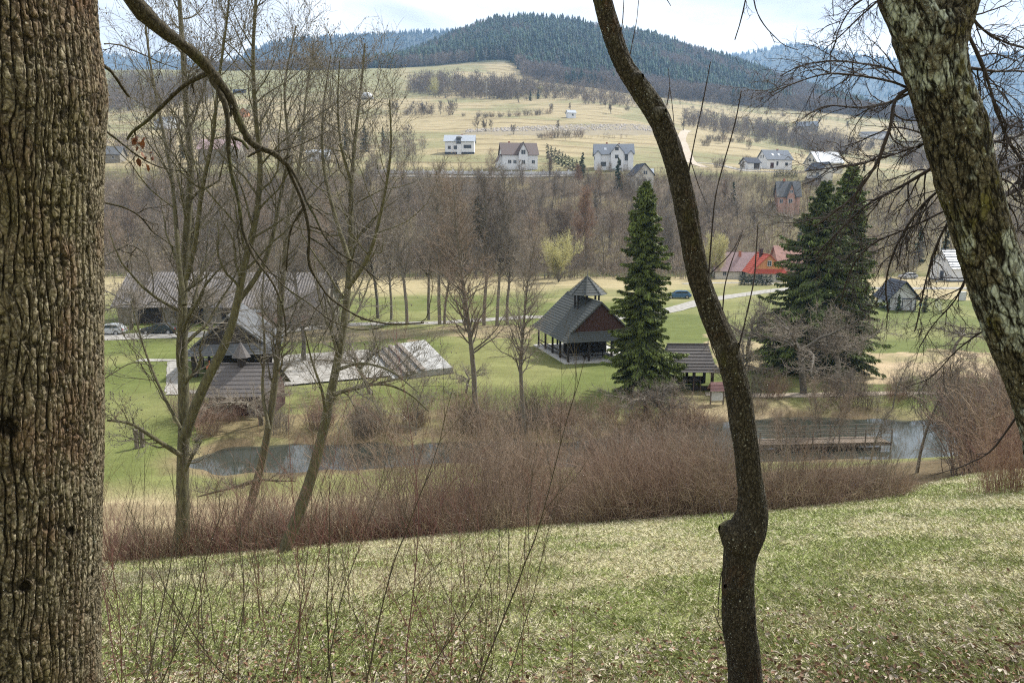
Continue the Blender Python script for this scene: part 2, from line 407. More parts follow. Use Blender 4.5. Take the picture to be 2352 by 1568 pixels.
# paths laid on the ground as sheets
def sheet(name, pxpts, widths, m, z=.05, plane=True):
    pts = np.array([hit(x, y)[:2] for x, y in pxpts]); w = np.array(widths)
    seg = np.concatenate([[0], np.cumsum(np.hypot(*np.diff(pts, axis=0).T))]); n = max(8, int(seg[-1] / 1.2)); s = np.linspace(0, seg[-1], n)
    cx = np.interp(s, seg, pts[:, 0]); cy = np.interp(s, seg, pts[:, 1]); ww = np.interp(s, seg, w)
    k = 5; ker = np.ones(k) / k
    cx = np.convolve(np.pad(cx, 2, 'edge'), ker, 'valid'); cy = np.convolve(np.pad(cy, 2, 'edge'), ker, 'valid')
    tx, ty = np.gradient(cx), np.gradient(cy); l = np.hypot(tx, ty); nx, ny = -ty / l, tx / l
    V = []; a = np.linspace(-.5, .5, 7)
    jit = (vn(s * .8, s * 0, 5) - .5) * .5
    X = cx[:, None] + nx[:, None] * a * (ww + jit)[:, None]; Y = cy[:, None] + ny[:, None] * a * (ww + jit)[:, None]
    Z = hgt(X, Y) + z; V = np.stack([X, Y, Z], -1).reshape(-1, 3)
    r, c = X.shape; idx = np.arange(r * c).reshape(r, c)
    q = np.stack([idx[:-1, :-1], idx[:-1, 1:], idx[1:, 1:], idx[1:, :-1]], -1).reshape(-1, 4)
    o = link(name, mesh_np(name, V, [q], m, True)); return setp(o, kind='structure')
gravel = mat('gravel', (.31, .295, .27), .95, (.17, .16, .14), 1.6)
dirt = mat('dirt_track', (.40, .34, .27), .95, (.28, .23, .17), .8)
sheet('road', [(-300, 790), (250, 775), (600, 764), (800, 746), (1000, 742), (1230, 727), (1380, 735), (1530, 716), (1620, 690), (1770, 668), (1850, 660)], [5, 5, 5, 3.4, 3.2, 3.2, 3.4, 3.6, 3.6, 3.6, 3.6], gravel, .05)
sheet('lane', [(1850, 662), (1990, 662), (2230, 662), (2420, 668), (2700, 675)], [3.5, 4, 4, 4, 4], gravel, .055)
sheet('house_lane', [(1560, 652), (1700, 649), (1785, 652), (1990, 661)], [2.2, 2.2, 2.2, 2.2], gravel, .045)
sheet('footpath', [(1600, 905), (1730, 910), (1900, 908), (2100, 903), (2300, 905)], [1.2, 1.5, 1.5, 1.2, 1], dirt, .05)
sheet('hill_track', [(1620, 385), (1590, 375), (1575, 350), (1565, 320), (1580, 300)], [3.5, 4, 5, 5, 5], dirt, .12)
sheet('house_drive', [(1560, 372), (1640, 377), (1720, 394), (1850, 397)], [3, 3, 4, 4], gravel, .12)
sheet('village_lane', [(860, 404), (1100, 407), (1340, 404)], [1.6, 1.6, 1.6], gravel, .15)
sheet('court_path', [(395, 905), (398, 828)], [1.1, 1.2], gravel, .04)
sheet('court_path', [(300, 828), (440, 828), (700, 826)], [1.2, 1.2, 1.2], gravel, .06)
sheet('court_path', [(375, 906), (470, 902)], [1.2, 1.2], gravel, .07)
def poly_sheet(name, px, m, z):
    mb = MB(); mb.poly([(p[0], p[1], z) for p in (toplane(x, y, 0) for x, y in px)][::-1]); o = mb.build(name, m); return setp(o, kind='structure')
poly_sheet('gravel_court', [(596, 822), (846, 806), (900, 866), (640, 890)], gravel, .19)

# ------------------------------------------------------------------ tubes / trees
class TB:
    def __init__(s): s.g = {}
    def add(s, pts, rad, sides=3):
        pts = np.asarray(pts, float); rad = np.asarray(rad, float)
        if pts.ndim == 2: pts = pts[None]; rad = rad[None]
        s.g.setdefault((pts.shape[1], sides), []).append((pts, rad)); return s
    def mesh(s, name, m, smooth=True, extra=None):
        Vs, Qs, off = [], [], 0
        for (n, k), lst in s.g.items():
            Pp = np.concatenate([a for a, b in lst]); R = np.concatenate([b for a, b in lst]); mm = len(Pp)
            T = np.gradient(Pp, axis=1); T /= np.linalg.norm(T, axis=2, keepdims=True) + 1e-9
            mt = T.mean(1); ref = np.where(np.abs(mt[:, 2:3]) > .8 * np.linalg.norm(mt, axis=1, keepdims=True), [[1., 0, 0]], [[0, 0, 1.]])
            Nn = ref[:, None, :] - (T * ref[:, None, :]).sum(2, keepdims=True) * T; Nn /= np.linalg.norm(Nn, axis=2, keepdims=True) + 1e-9
            B = np.cross(T, Nn); an = 2 * pi * np.arange(k) / k
            V = Pp[:, :, None, :] + R[:, :, None, None] * (np.cos(an)[None, None, :, None] * Nn[:, :, None, :] + np.sin(an)[None, None, :, None] * B[:, :, None, :])
            idx = off + np.arange(mm * n * k).reshape(mm, n, k); nx = np.roll(idx, -1, axis=2)
            q = np.stack([idx[:, :-1], nx[:, :-1], nx[:, 1:], idx[:, 1:]], -1).reshape(-1, 4)
            Vs.append(V.reshape(-1, 3)); Qs.append(q); off += mm * n * k
        tris = []
        if extra is not None:
            V2, T2 = extra; Vs.append(V2); tris = [T2 + off]
        return mesh_np(name, np.concatenate(Vs), [np.concatenate(Qs)] + tris, m, smooth)
def unit(v): return v / (np.linalg.norm(v, axis=-1, keepdims=True) + 1e-9)
def extend(rng, Pp, D, Ln, R, n, wig, trop, tipr=.35, tv=(0, 0, 1)):
    """grow m branches of n points each; trop pulls towards tv"""
    m = len(Pp); st = (Ln / (n - 1))[:, None]; pts = [Pp]; d = unit(D); p = Pp
    for i in range(n - 1):
        d = unit(d + rng.normal(0, wig, (m, 3)) + np.array(tv) * trop); p = p + d * st; pts.append(p)
    tt = np.linspace(0, 1, n)[None]
    return np.stack(pts, 1), R[:, None] * (1 - (1 - tipr) * tt)
def spawn(rng, pts, rad, Ln, k, t0, t1, ang, aj, lr, rr, shape=None, flat=0):
    """k children on each parent polyline"""
    m, n, _ = pts.shape; t = t0 + (t1 - t0) * ((np.arange(k)[None] + rng.rand(m, k)) / k); f = t * (n - 1); i = np.clip(f.astype(int), 0, n - 2); a = (f - i)[..., None]
    mi = np.arange(m)[:, None]; p = pts[mi, i] * (1 - a) + pts[mi, i + 1] * a; tan_ = unit(pts[mi, i + 1] - pts[mi, i])
    r = rad[mi, i] * (1 - a[..., 0]) + rad[mi, i + 1] * a[..., 0]
    rv = unit(rng.normal(0, 1, (m, k, 3)) * np.array([1, 1, 1 - flat])); rv = unit(rv - (rv * tan_).sum(-1, keepdims=True) * tan_)
    A = ang + rng.uniform(-aj, aj, (m, k, 1)); d = tan_ * np.cos(A) + rv * np.sin(A)
    sh = shape(t) if shape else 1
    L2 = Ln[:, None] * lr * sh * rng.uniform(.65, 1.25, (m, k)); R2 = np.minimum(r * .8, np.maximum(r * rr, .0015))
    return p.reshape(-1, 3), d.reshape(-1, 3), L2.ravel(), R2.ravel()
def buds(rng, P0, size):
    o = np.array([[1, 0, 0], [-.5, .87, 0], [-.5, -.87, 0], [0, 0, 1.6], [0, 0, -1.6]]); n = len(P0)
    V = P0[:, None] + o[None] * (size * rng.uniform(.6, 1.3, (n, 1, 1)))
    f = np.array([[0, 1, 3], [1, 2, 3], [2, 0, 3], [1, 0, 4], [2, 1, 4], [0, 2, 4]])
    return V.reshape(-1, 3), (f[None] + 5 * np.arange(n)[:, None, None]).reshape(-1, 3)
bark_grey = mat('grey_bark', (.19, .17, .135), .9, (.10, .09, .07), 8, scale=(3, 3, .7), objvar=.22, bs=.6)
bark_green = mat('mossy_green_bark', (.125, .115, .062), .9, (.055, .048, .03), 7, scale=(3, 3, .8), bs=.6)
twig_grey = mat('grey_brown_twigs', (.23, .198, .158), .9, (.15, .127, .10), 3, objvar=.25, bs=0)
twig_warm = mat('warm_brown_twigs', (.26, .20, .145), .9, (.165, .125, .09), 3, objvar=.25, bs=0)
twig_red = mat('reddish_brown_stems', (.28, .20, .15), .85, (.15, .10, .075), 2, objvar=.4, bs=0)
twig_dark = mat('dark_twigs', (.045, .035, .03), .85, (.03, .022, .02), 3, bs=0)
twig_red2 = mat('red_dark_stems', (.16, .065, .055), .7, (.09, .045, .035), 3, objvar=.3, bs=0)

def bare_tree(seed, Ht, r0, kind='round', sides=6, tw=.010, dens=1.0, mats=None, name='bare_tree', path=None, cones=False):
    """returns (trunk mesh, crown mesh), base at the origin"""
    rng = np.random.RandomState(seed); T, K = TB(), TB(); tm, km = mats or (bark_grey, twig_grey)
    if path is not None:
        pts, rad = path; pts = [np.asarray(p) for p in pts]; lens = [np.linalg.norm(np.diff(p, axis=0), axis=1).sum() for p in pts]
        for p, r in zip(pts, rad): T.add(p, r, 10)
        starts = list(zip(pts, rad, lens)); a0 = .9; t0 = .25
    else:
        ns = {'round': 1, 'narrow': 1, 'multi': 4}[kind]
        D = np.tile([[0, 0, 1.]], (ns, 1)) + (rng.normal(0, .25, (ns, 3)) * [1, 1, 0] if ns > 1 else rng.normal(0, .03, (1, 3)))
        Ls = Ht * rng.uniform(.8, 1., ns); R0 = r0 * rng.uniform(.6, .9, ns) if ns > 1 else np.array([r0])
        p, r = extend(rng, np.zeros((ns, 3)) - [0, 0, .3], D, Ls, R0, 14, .05, .06, .12)
        T.add(p, r, 7); starts = [(p[i], r[i], Ls[i]) for i in range(ns)]
    tips = []
    for p, r, l in starts:
        p = p[None]; r = r[None]; l = np.array([l])
        if kind == 'narrow': k1, ang, lr, sh = 34, .85, .24, (lambda t: 1.15 - .75 * t); t0 = .32
        elif kind == 'multi': k1, ang, lr, sh = 12, .6, .33, (lambda t: 1.2 - .8 * t); t0 = .3
        else: k1, ang, lr, sh = 20, .85, .36, (lambda t: 1.2 - .8 * t); t0 = .3
        if path is not None: k1, lr = max(7, int(2.9 * l[0])), min(.6, 2.3 / l[0] * rng.uniform(.8, 1.2)); t0 = .12 if l[0] < 6 else .3
        k1 = int(k1 * dens)
        P1, D1, L1, R1 = spawn(rng, p, r, l, k1, t0, .97, ang, .3, lr, .42, sh)
        p1, r1 = extend(rng, P1, D1, L1, R1, 8, .16, .10, .2); T.add(p1, r1, 5)
        P2, D2, L2, R2 = spawn(rng, p1, r1, L1, 8, .15, 1, .75, .3, .45, .55); p2, r2 = extend(rng, P2, D2, L2, np.maximum(R2, tw), 6, .2, .08, .45); K.add(p2, r2, 3)
        P3, D3, L3, R3 = spawn(rng, p2, r2, L2, 7, .15, 1, .7, .3, .5, .7); p3, r3 = extend(rng, P3, D3, L3, np.maximum(R3 * .8, tw * .8), 4, .25, .05, .5); K.add(p3, r3, 3)
        tips.append(p3[:, -1])
    ex = None
    if cones:
        tp = np.concatenate(tips); tp = tp[rng.rand(len(tp)) < .35]; ex = buds(rng, tp + rng.normal(0, .04, tp.shape), .0125)
    return T.mesh(name + '_trunk', tm), K.mesh(name + '_crown', km, extra=ex)
def shrub_mesh(seed, Ht, ns, spread, tw, mt, name='shrub', r=.012, sub=4, gnarl=.12):
    rng = np.random.RandomState(seed); K = TB()
    a = rng.uniform(0, 2 * pi, ns); q = np.sqrt(rng.rand(ns)) * spread * .45
    P0 = np.stack([q * np.cos(a), q * np.sin(a), np.full(ns, -.15)], 1); D = np.stack([np.cos(a) * q * .5 / max(spread, .1), np.sin(a) * q * .5 / max(spread, .1), np.ones(ns)], 1) + rng.normal(0, .16, (ns, 3))
    Ln = Ht * rng.uniform(.5, 1.1, ns); p, rr = extend(rng, P0, D, Ln, np.full(ns, r) * rng.uniform(.7, 1.3, ns), 8, gnarl, .02, .35); K.add(p, rr, 4)
    P1, D1, L1, R1 = spawn(rng, p, rr, Ln, sub, .25, 1, .5, .3, .4, .6); p1, r1 = extend(rng, P1, D1, L1, np.maximum(R1, tw), 5, .15, .04, .5); K.add(p1, r1, 3)
    P2, D2, L2, R2 = spawn(rng, p1, r1, L1, 3, .2, 1, .55, .3, .5, .8); p2, r2 = extend(rng, P2, D2, L2, np.maximum(R2, tw * .8), 3, .2, .03, .6); K.add(p2, r2, 3)
    return K.mesh(name, mt)
def put(name, label, cat, meshes, loc, rz=0, sc=1, group=None, parts=('trunk', 'crown'), tilt=(0, 0)):
    if len(meshes) == 1:
        o = link(name, meshes[0]); o.location = [float(v) for v in loc]; o.rotation_euler = (tilt[0], tilt[1], rz); setp(o, label, cat, group)
    else:
        o = thing(name, label, cat, loc, rz, group); o.rotation_euler = (tilt[0], tilt[1], rz)
        for n_, m_ in zip(parts, meshes): link(n_, m_, o)
    o.scale = (sc, sc, sc) if np.isscalar(sc) else sc
    return o
# ------------------------------------------------------------------ buildings
def courses(mb, a, b, c, d, n, th=.045, lift=.035):
    """lapped roof courses on quad a,b (eave) c,d (ridge, c above b)"""
    a, b, c, d = map(Vector, (a, b, c, d)); nr = (b - a).cross(c - b).normalized()
    if nr.z < 0: nr = -nr
    for i in range(n):
        t0, t1 = i / n, min(1, (i + 1.12) / n)
        p = [a.lerp(d, t0) + nr * lift, b.lerp(c, t0) + nr * lift, b.lerp(c, t1), a.lerp(d, t1)]
        q = (p[1] - p[0]).cross(p[2] - p[1])
        if q.z < 0: p = p[::-1]
        mb.slab(p, th)
def skirt_roof(root, hw, yf, yb, ze, zr, g, mroof, mgable, n1=4, n2=8, back=True, th=.045, over=.25):
    """ridge along local Y, a steep gable triangle standing above a skirt roof at each end"""
    zg = ze + (zr - ze) * g; gw = hw * (1 - g); run = hw * g * .85; yg = yf + run; ybg = yb - run if back else yb
    mb = MB()
    for s in (-1, 1):
        A, B_ = (s * hw, yf, ze), (s * hw, yb, ze); A2, B2 = (s * gw, yg, zg), (s * gw, ybg, zg)
        courses(mb, A, B_, B2, A2, n1, th)
        A3, B3 = (s * gw, yg - over, zg), (s * gw, ybg + (over if back else 0), zg)
        courses(mb, A3, B3, (0, B3[1], zr), (0, A3[1], zr), n2, th)
    courses(mb, (-hw, yf, ze), (hw, yf, ze), (gw, yg, zg), (-gw, yg, zg), n1, th)
    if back: courses(mb, (hw, yb, ze), (-hw, yb, ze), (-gw, ybg, zg), (gw, ybg, zg), n1, th)
    mb.bar((0, yg - over, zr + .03), (0, (ybg + over if back else ybg), zr + .03), .16, .07)
    for s in (-1, 1): mb.bar((s * (gw + .02), yg - over - .03, zg - .02), (0, yg - over - .03, zr - .02), .05, .17)
    mb.build('roof', mroof, root)
    nb = 14
    for yy, s in ((yg, 1),) + (((ybg, -1),) if back else ()):
        gb = MB().slab([(-gw, yy + s * .02, zg - .05), (gw, yy + s * .02, zg - .05), (0, yy + s * .02, zr - .06)], .03, (0, -s, 0))
        for i in range(nb):      # boarded gable
            x0 = -gw + 2 * gw * i / nb; x1 = x0 + 2 * gw / nb - .015; h0 = (zr - zg) * (1 - abs(x0) / gw) + zg - .05; h1 = (zr - zg) * (1 - abs(x1) / gw) + zg - .05
            gb.slab([(x0, yy, zg - .05), (x1, yy, zg - .05), (x1, yy, max(h1, zg)), (x0, yy, max(h0, zg))], .03, (0, -1, 0) if s > 0 else (0, 1, 0))
        gb.build('gable', mgable, root)
    return zg, gw, yg
def opening(root, face, u, z, w, h, hx, hy, kind='window', fm=None, col=None):
    fm = fm or frame_m; e = .07
    def tr(a, b, c):   # a along wall, b outwards, c up
        return {'f': (a, -hy - b, c), 'b': (-a, hy + b, c), 'l': (-hx - b, -a, c), 'r': (hx + b, a, c)}[face]
    mb = MB()
    def bx(a0, a1, b0, b1, c0, c1):
        p, q = tr(a0, b0, c0), tr(a1, b1, c1); mb.box(*[v for k in range(3) for v in sorted((p[k], q[k]))])
    if kind == 'window':
        bx(u - w / 2, u + w / 2, -.05, .05, z, z + e); bx(u - w / 2, u + w / 2, -.05, .05, z + h - e, z + h)
        bx(u - w / 2, u - w / 2 + e, -.05, .052, z, z + h); bx(u + w / 2 - e, u + w / 2, -.05, .052, z, z + h)
        if w > .7: bx(u - e / 2, u + e / 2, -.05, .048, z, z + h)
        f = mb.build('window', fm, root); mb = MB(); bx(u - w / 2 + e / 2, u + w / 2 - e / 2, -.06, .02, z + e / 2, z + h - e / 2); mb.build('pane', glass, f)
    else:
        bx(u - w / 2, u + w / 2, -.04, .05, z, z + h)
        for k in range(3): bx(u - w / 2 + .08, u + w / 2 - .08, .05, .07, z + h * (.08 + .31 * k), z + h * (.30 + .31 * k))
        d = mb.build(kind, col or redwood, root)
        if kind == 'door': mb = MB(); bx(u + w / 2 - .18, u + w / 2 - .12, .07, .13, z + 1.0, z + 1.12); mb.build('handle', steel, d)
def gable_body(wall, roof, x0, x1, y0, y1, zb, hw_, hr, axis='x', ov=.5, th=.16):
    """walls with two gables, roof of two slabs; ridge along axis"""
    if axis == 'x':
        ym = (y0 + y1) / 2; sl = hr / ((y1 - y0) / 2)
        for x, d in ((x0, -1), (x1, 1)): wall.poly([(x, y0, zb), (x, y1, zb), (x, y1, hw_), (x, ym, hw_ + hr), (x, y0, hw_)][::d * -1])
        for y, d in ((y0, 1), (y1, -1)): wall.poly([(x0, y, zb), (x1, y, zb), (x1, y, hw_), (x0, y, hw_)][::d])
        if roof is not None:
            for s, y in ((-1, y0 - ov), (1, y1 + ov)):
                ze = hw_ - sl * ov + .05; q = [(x0 - ov, y, ze), (x1 + ov, y, ze), (x1 + ov, ym, hw_ + hr + .05), (x0 - ov, ym, hw_ + hr + .05)]
                q = [(a, b, c + th) for a, b, c in q]
                roof.slab(q if s < 0 else q[::-1], th)
    else:
        xm = (x0 + x1) / 2; sl = hr / ((x1 - x0) / 2)
        for y, d in ((y0, 1), (y1, -1)): wall.poly([(x0, y, zb), (x1, y, zb), (x1, y, hw_), (xm, y, hw_ + hr), (x0, y, hw_)][::d])
        for x, d in ((x0, -1), (x1, 1)): wall.poly([(x, y0, zb), (x, y1, zb), (x, y1, hw_), (x, y0, hw_)][::-d])
        if roof is not None:
            for s, x in ((-1, x0 - ov), (1, x1 + ov)):
                ze = hw_ - sl * ov + .05; q = [(x, y0 - ov, ze), (x, y1 + ov, ze), (xm, y1 + ov, hw_ + hr + .05), (xm, y0 - ov, hw_ + hr + .05)]
                q = [(a, b, c + th) for a, b, c in q]; roof.slab(q[::-1] if s < 0 else q, th)
def house(label, x, yb, wpx, dd, hw_, hr, rz, wm, rm, ops, group='houses on the hillside', axis='x', name='house', cat='house', ov=.5, chim=(), wings=(), sky=(), dfm=None, zb=-3, wscale=1, base=None):
    """x,yb: picture position of the middle of the foot; wpx: its width there"""
    p = hit(x, yb); w = wpx / F * p[1] * wscale; r = thing(name, label, cat, p, radians(rz), group)
    wall, roof = MB(), MB(); hx, hy = w / 2, dd / 2
    gable_body(wall, roof, -hx, hx, -hy, hy, zb, hw_, hr, axis, ov)
    for (x0, x1, y0, y1, h2, r2, ax) in wings:      # fractions of half sizes for x, metres for y
        gable_body(wall, roof, x0 * hx, x1 * hx, y0, y1, zb, h2, r2, ax, .35)
    wall.build('wall', wm, r); rf = roof.build('roof', rm, r)
    for cx, cy, ch in chim:
        MB().box(cx * hx - .3, cx * hx + .3, cy - .3, cy + .3, hw_ + hr * .4, hw_ + hr + ch).box(cx * hx - .36, cx * hx + .36, cy - .36, cy + .36, hw_ + hr + ch, hw_ + hr + ch + .12).build('chimney', brick, rf)
    for u, t in sky:         # skylights on the front slope
        sl = hr / hy; yy = -hy * (1 - t); zz = hw_ + hr * t + .27
        MB().slab([(u * hx - .45, yy - .55, zz - sl * .55), (u * hx + .45, yy - .55, zz - sl * .55), (u * hx + .45, yy + .55, zz + sl * .55), (u * hx - .45, yy + .55, zz + sl * .55)], .1).build('skylight', paleroof, rf)
    for o in ops:
        face, u, z, ww, hh = o[:5]; kind = o[5] if len(o) > 5 else 'window'; opening(r, face, u * (hx if face in 'fb' else hy), z, ww, hh, hx if len(o) < 7 else hx, hy if len(o) < 7 else o[6], kind, dfm, o[7] if len(o) > 7 else None)
    if base:
        MB().box(-hx - .06, hx + .06, -hy - .06, hy + .06, zb, base[0]).build('plinth', base[1], r)
    return r, w

# hillside houses
house('long white house with pale metal roof and glazed dormer, left end of the row', 1057, 352, 64, 8, 4.6, 2.6, 0, white, paleroof,
      [('f', .55, 1.6, 3.2, 1.4), ('f', -.25, 1.2, 1.8, 1.5), ('f', -.7, 1.3, 1.2, 1.3), ('f', -.05, 3.4, 1.9, 2.6, 'window', 4.35)], chim=[(.15, 0.5, .5)], wings=[(-.16, .12, -4.3, 0, 6.1, .3, 'y')], ov=.6, dfm=dframe_m, base=(.1, darkroof))
house('big white house with brown hipped roof and tall front gable behind bare trees', 1190, 386, 78, 10, 4.4, 4.2, 8, white, brownroof,
      [('f', .15, 1, 1.3, 1.4, 'window', 6.2), ('f', .15, 4.3, 1.6, 1.6, 'window', 6.2), ('f', -.6, 1.2, 1.2, 1.3), ('f', -.3, 1.2, 1.2, 1.3), ('f', .75, 1.2, 1.2, 1.3)], chim=[(-.5, 1, .6)], wings=[(-.1, .4, -6.2, 0, 5.2, 3.2, 'y'), (-1.25, -.9, -3.5, 3.5, 2.6, 1.8, 'y')])
house('tall white house with grey slate roof and front gable above the small grey house', 1408, 388, 84, 9, 5.0, 3.6, -4, white, greyroof,
      [('f', .28, .8, 1.0, 2, 'door', 6.2, dframe_m), ('f', .12, 3.3, 1.2, 1.2, 'window', 6.2), ('f', .12, 6.0, 1.2, 1.1, 'window', 6.2), ('f', -.55, .6, 1.9, 1.6, 'window'), ('f', .72, 2.6, 2.2, 2.2, 'window'), ('l', 0, 3.1, 1.1, 1.2), ('l', .5, 3.1, 1.1, 1.2)],
      chim=[(-.35, 1, .7), (.3, .5, .4)], wings=[(-.18, .48, -6.2, 0, 5.4, 2.6, 'y'), (-1.0, -.7, -5, -3, 4.9, 1.1, 'y'), (.72, 1.0, -5, -3, 4.9, 1.1, 'y')], sky=[(-.45, .45)], dfm=dframe_m)
house('small grey house with dark roof and pale side roof, below the tall white house', 1470, 428, 44, 7, 3.6, 3.4, 12, cream, darkroof,
      [('f', .0, 3.6, .5, 1.1), ('f', .22, 3.6, .5, 1.1), ('f', .1, .9, 1.1, 1.2)], axis='y', dfm=dframe_m)
house('pale lean outbuilding with light metal roof beside the small grey house', 1486, 421, 22, 5, 2.6, 1.9, -8, cream, paleroof, [('f', .3, .6, .9, 1.9, 'door')])
house('white house with slate roof, two skylights and brown front door beside a garage', 1777, 388, 60, 8.5, 3.5, 3.7, 12, white, greyroof,
      [('f', -.62, .0, 1.5, 2.1, 'door'), ('f', -.2, 1, .8, 1.6), ('f', .55, 1, 1.2, 1.2), ('l', -.2, 4.1, .6, 1.2), ('l', .2, 4.1, .6, 1.2)], chim=[(.25, .3, .5)], sky=[(-.4, .45), (.1, .45)], dfm=dframe_m)
house('small white garage with dark roof and open carport left of the white slate roofed house', 1722, 389, 30, 6, 2.3, 1.9, 12, white, darkroof, [('f', .45, .0, 2.4, 2.1, 'garage_door', 3, dframe_m)])
house('cream house with bright pale metal roof behind a dark roofed outbuilding', 1890, 396, 62, 9, 3.6, 4.0, 12, cream, paleroof, [('l', -.2, 4, 1.3, 1.4), ('l', .35, 4, .7, 1), ('f', .5, 1, 1.2, 1.2)], chim=[(.0, .3, .4)])
house('plain cream outbuilding with dark blue roof in front of the bright roofed house', 1882, 414, 38, 6, 3.4, 2.4, -58, cream, darkroof, [('f', .45, 1.4, 1.1, 1.2), ('r', 0, 3.5, .8, .9)])
house('low grey shed with sheet roof stuck against the cream outbuilding', 1868, 422, 26, 3.5, 1.7, .7, -10, greywood, lapis, [('f', -.1, .5, .6, .8), ('f', .3, .5, .6, .8)], name='shed', cat='shed')
house('red brick house with grey roof and steep orange gable in the wooded dip', 1806, 478, 46, 9, 3.6, 4.4, -12, palebrick, lapis,
      [('f', .15, 4.4, .9, .9, 'window', 5.3), ('f', .1, 1.4, 1.2, 1.3, 'window', 5.3), ('f', -.7, 1.4, 1, 1.2)], chim=[(-.35, .2, .8)], wings=[(-.2, .5, -5.3, 0, 3.8, 3.7, 'y')])
house('white cottage with wide slate roof half hidden by twigs on the left hillside', 385, 294, 44, 9, 2.8, 3.6, -25, white, greyroof, [('f', .2, .8, 1.2, 1.3), ('f', -.5, .8, 1.2, 1.3)], wings=[(.35, .95, -5.6, 0, 2.6, 2.2, 'y')], sky=[(-.5, .4)])
house('small orange log cabin with brown roof on the left hillside', 562, 268, 20, 6, 3.0, 2.4, 6, orangewood, brownroof, [('f', 0, .8, .9, 1.1)], axis='y', name='cabin', cat='cabin')
house('low dark roofed barn high on the left meadow', 550, 214, 24, 6, 1.6, 1.6, 0, darkwood, darkroof, [('f', .1, .1, 2, 1.4, 'door')], name='barn', cat='barn')
house('low white house with flat pale roof seen through twigs, left of the hillside row', 733, 368, 46, 7, 2.6, 1.1, 4, white, paleroof, [('f', .5, .7, 2.6, 1.1), ('f', -.4, .8, 1.2, 1.2)], dfm=dframe_m)
house('wide house with faded pink roof and grey walls on the left edge of the hillside', 512, 372, 86, 10, 4.5, 3.6, 5, plaster, pinkroof, [('f', -.5, 2, 1.2, 1.3), ('f', .1, 2, 1.2, 1.3), ('f', .6, 2, 1.2, 1.3)], wings=[(.2, .8, -6, 0, 5, 2.4, 'y')])
house('grey roofed cottage beside the big trunk on the left', 262, 372, 40, 8, 2.6, 3.0, 10, plaster, lapis, [('f', .3, .8, 1, 1.2)])
house('tiny white hut with blue tinted roof alone on the stony field', 1311, 271, 18, 5, 3, 1.8, 14, white, paleroof, [('f', .2, .9, 1.3, 1.4)], name='hut', cat='hut')
house('grey farmhouse with slate roof on the right upper fields', 1853, 298, 44, 10, 2.4, 4.2, -16, plaster, greyroof, [('f', .3, .6, 1.2, 1.3)], wings=[(.2, .7, -6.5, 0, 2.6, 2.4, 'y')])
house('white farmhouse partly behind twigs on the right slope', 2005, 316, 54, 8, 3.2, 1.6, -6, white, darkroof, [('f', -.5, .9, 1.2, 1.2), ('f', 0, .9, 1.2, 1.2), ('f', .5, .9, 1.2, 1.2)])
house('pale house between the right trunk and the picture edge', 2335, 395, 60, 8, 4, 3, -20, white, greyroof, [('f', -.3, .9, 1.2, 1.2), ('f', .3, .9, 1.2, 1.2)])
# valley houses
def valley_house(label, x, yb, w, dd, hw_, hr, rz, wm, rm, ops, **k):
    p = hit(x, yb); r = house(label, x, yb, 10, dd, hw_, hr, rz, wm, rm, ops, wscale=w / (10 / F * p[1]), zb=-.6, **k); return r
# white house on the right
valley_house('white house with striped slate roof, behind the leaning trunk on the right', 2206, 643, 11.0, 7.0, 3.4, 3.8, 10, white, mat_tracks('striped_slate', (.30, .32, .35), (.20, .22, .25), .55, 'Z', .45),  # roof stripes are a banded bump over two mottled greys
             [('l', .1, 0, 1.1, 2.3, 'door', 4, darkroof), ('f', .3, 1, 1.2, 1.2)], group='houses along the valley lane', base=(.25, darkroof))
valley_house('old cottage with faded pink sheet roof left of the red roof', 1690, 638, 11, 8, 2.2, 4.0, -8, cream, pinkroof, [('f', -.6, .8, .9, 1), ('f', .2, .8, .9, 1)], group='houses along the valley lane', chim=[(.1, -.9, .3)])
valley_house('cottage with rust brown roof between the red roof and the right spruce', 1822, 628, 10, 8, 2.4, 4.4, 0, palebrick, mat('rust_roof', (.36, .20, .16), .7, (.28, .15, .12), 2), [('f', -.4, .8, .9, 1)], group='houses along the valley lane')
# the red roofed wooden house
p = hit(1755, 645); r = thing('wooden_house', 'wooden house with bright red bell shaped roof behind a clipped hedge', 'house', p, radians(-3), 'houses along the valley lane')
skirt_roof(r, 4.4, -4.2, 8, 2.0, 6.4, .24, redroof, orangewood, 3, 9)
MB().box(-3.5, 3.5, -3.5, 7, -.5, 2.5).build('wall', cream, r)
opening(r, 'f', .0, 3.7, .9, 1.3, 4, 3.66, 'window'); opening(r, 'f', -2, .6, 1, 1.2, 4, 3.6, 'window'); opening(r, 'f', 2, .6, 1, 1.2, 4, 3.6, 'window')
MB().box(-1.0, -.3, 1.2, 1.9, 5.2, 7.4).box(-1.1, -.2, 1.1, 2.0, 7.4, 7.55).build('chimney', redwood, r)
# shed with white gable
p = hit(2072, 713); r = thing('utility_shed', 'small white utility building with blue grey roof standing on the lawn, right', 'shed', p, radians(-8))
wall, roof = MB(), MB(); gable_body(wall, None, -2.0, 2.0, 0, 6.0, -.4, 2.4, 2.3, 'y')
wall.build('wall', white, r)
rf = MB()
for s in (-1, 1): courses(rf, (s * 2.8, -1.0, 1.6), (s * 2.8, 6.6, 1.6), (0, 6.6, 4.9), (0, -1.0, 4.9), 9, .06, .05)
rf.build('roof', darkroof, r)
MB().box(-1.95, 1.95, -.06, -.002, 1.95, 2.05).box(1.95, 2.08, -.1, .05, -.3, 2.3).box(-.1, 1.3, -.07, -.002, 0, 1.95).build('door_frame', darkroof, r)
MB().box(0, 1.2, -.09, -.07, .05, 1.85).build('door', frame_m, r)
MB().bar((1.95, -.7, .9), (2.75, -.7, 1.7), .08).build('bracket', darkroof, r)
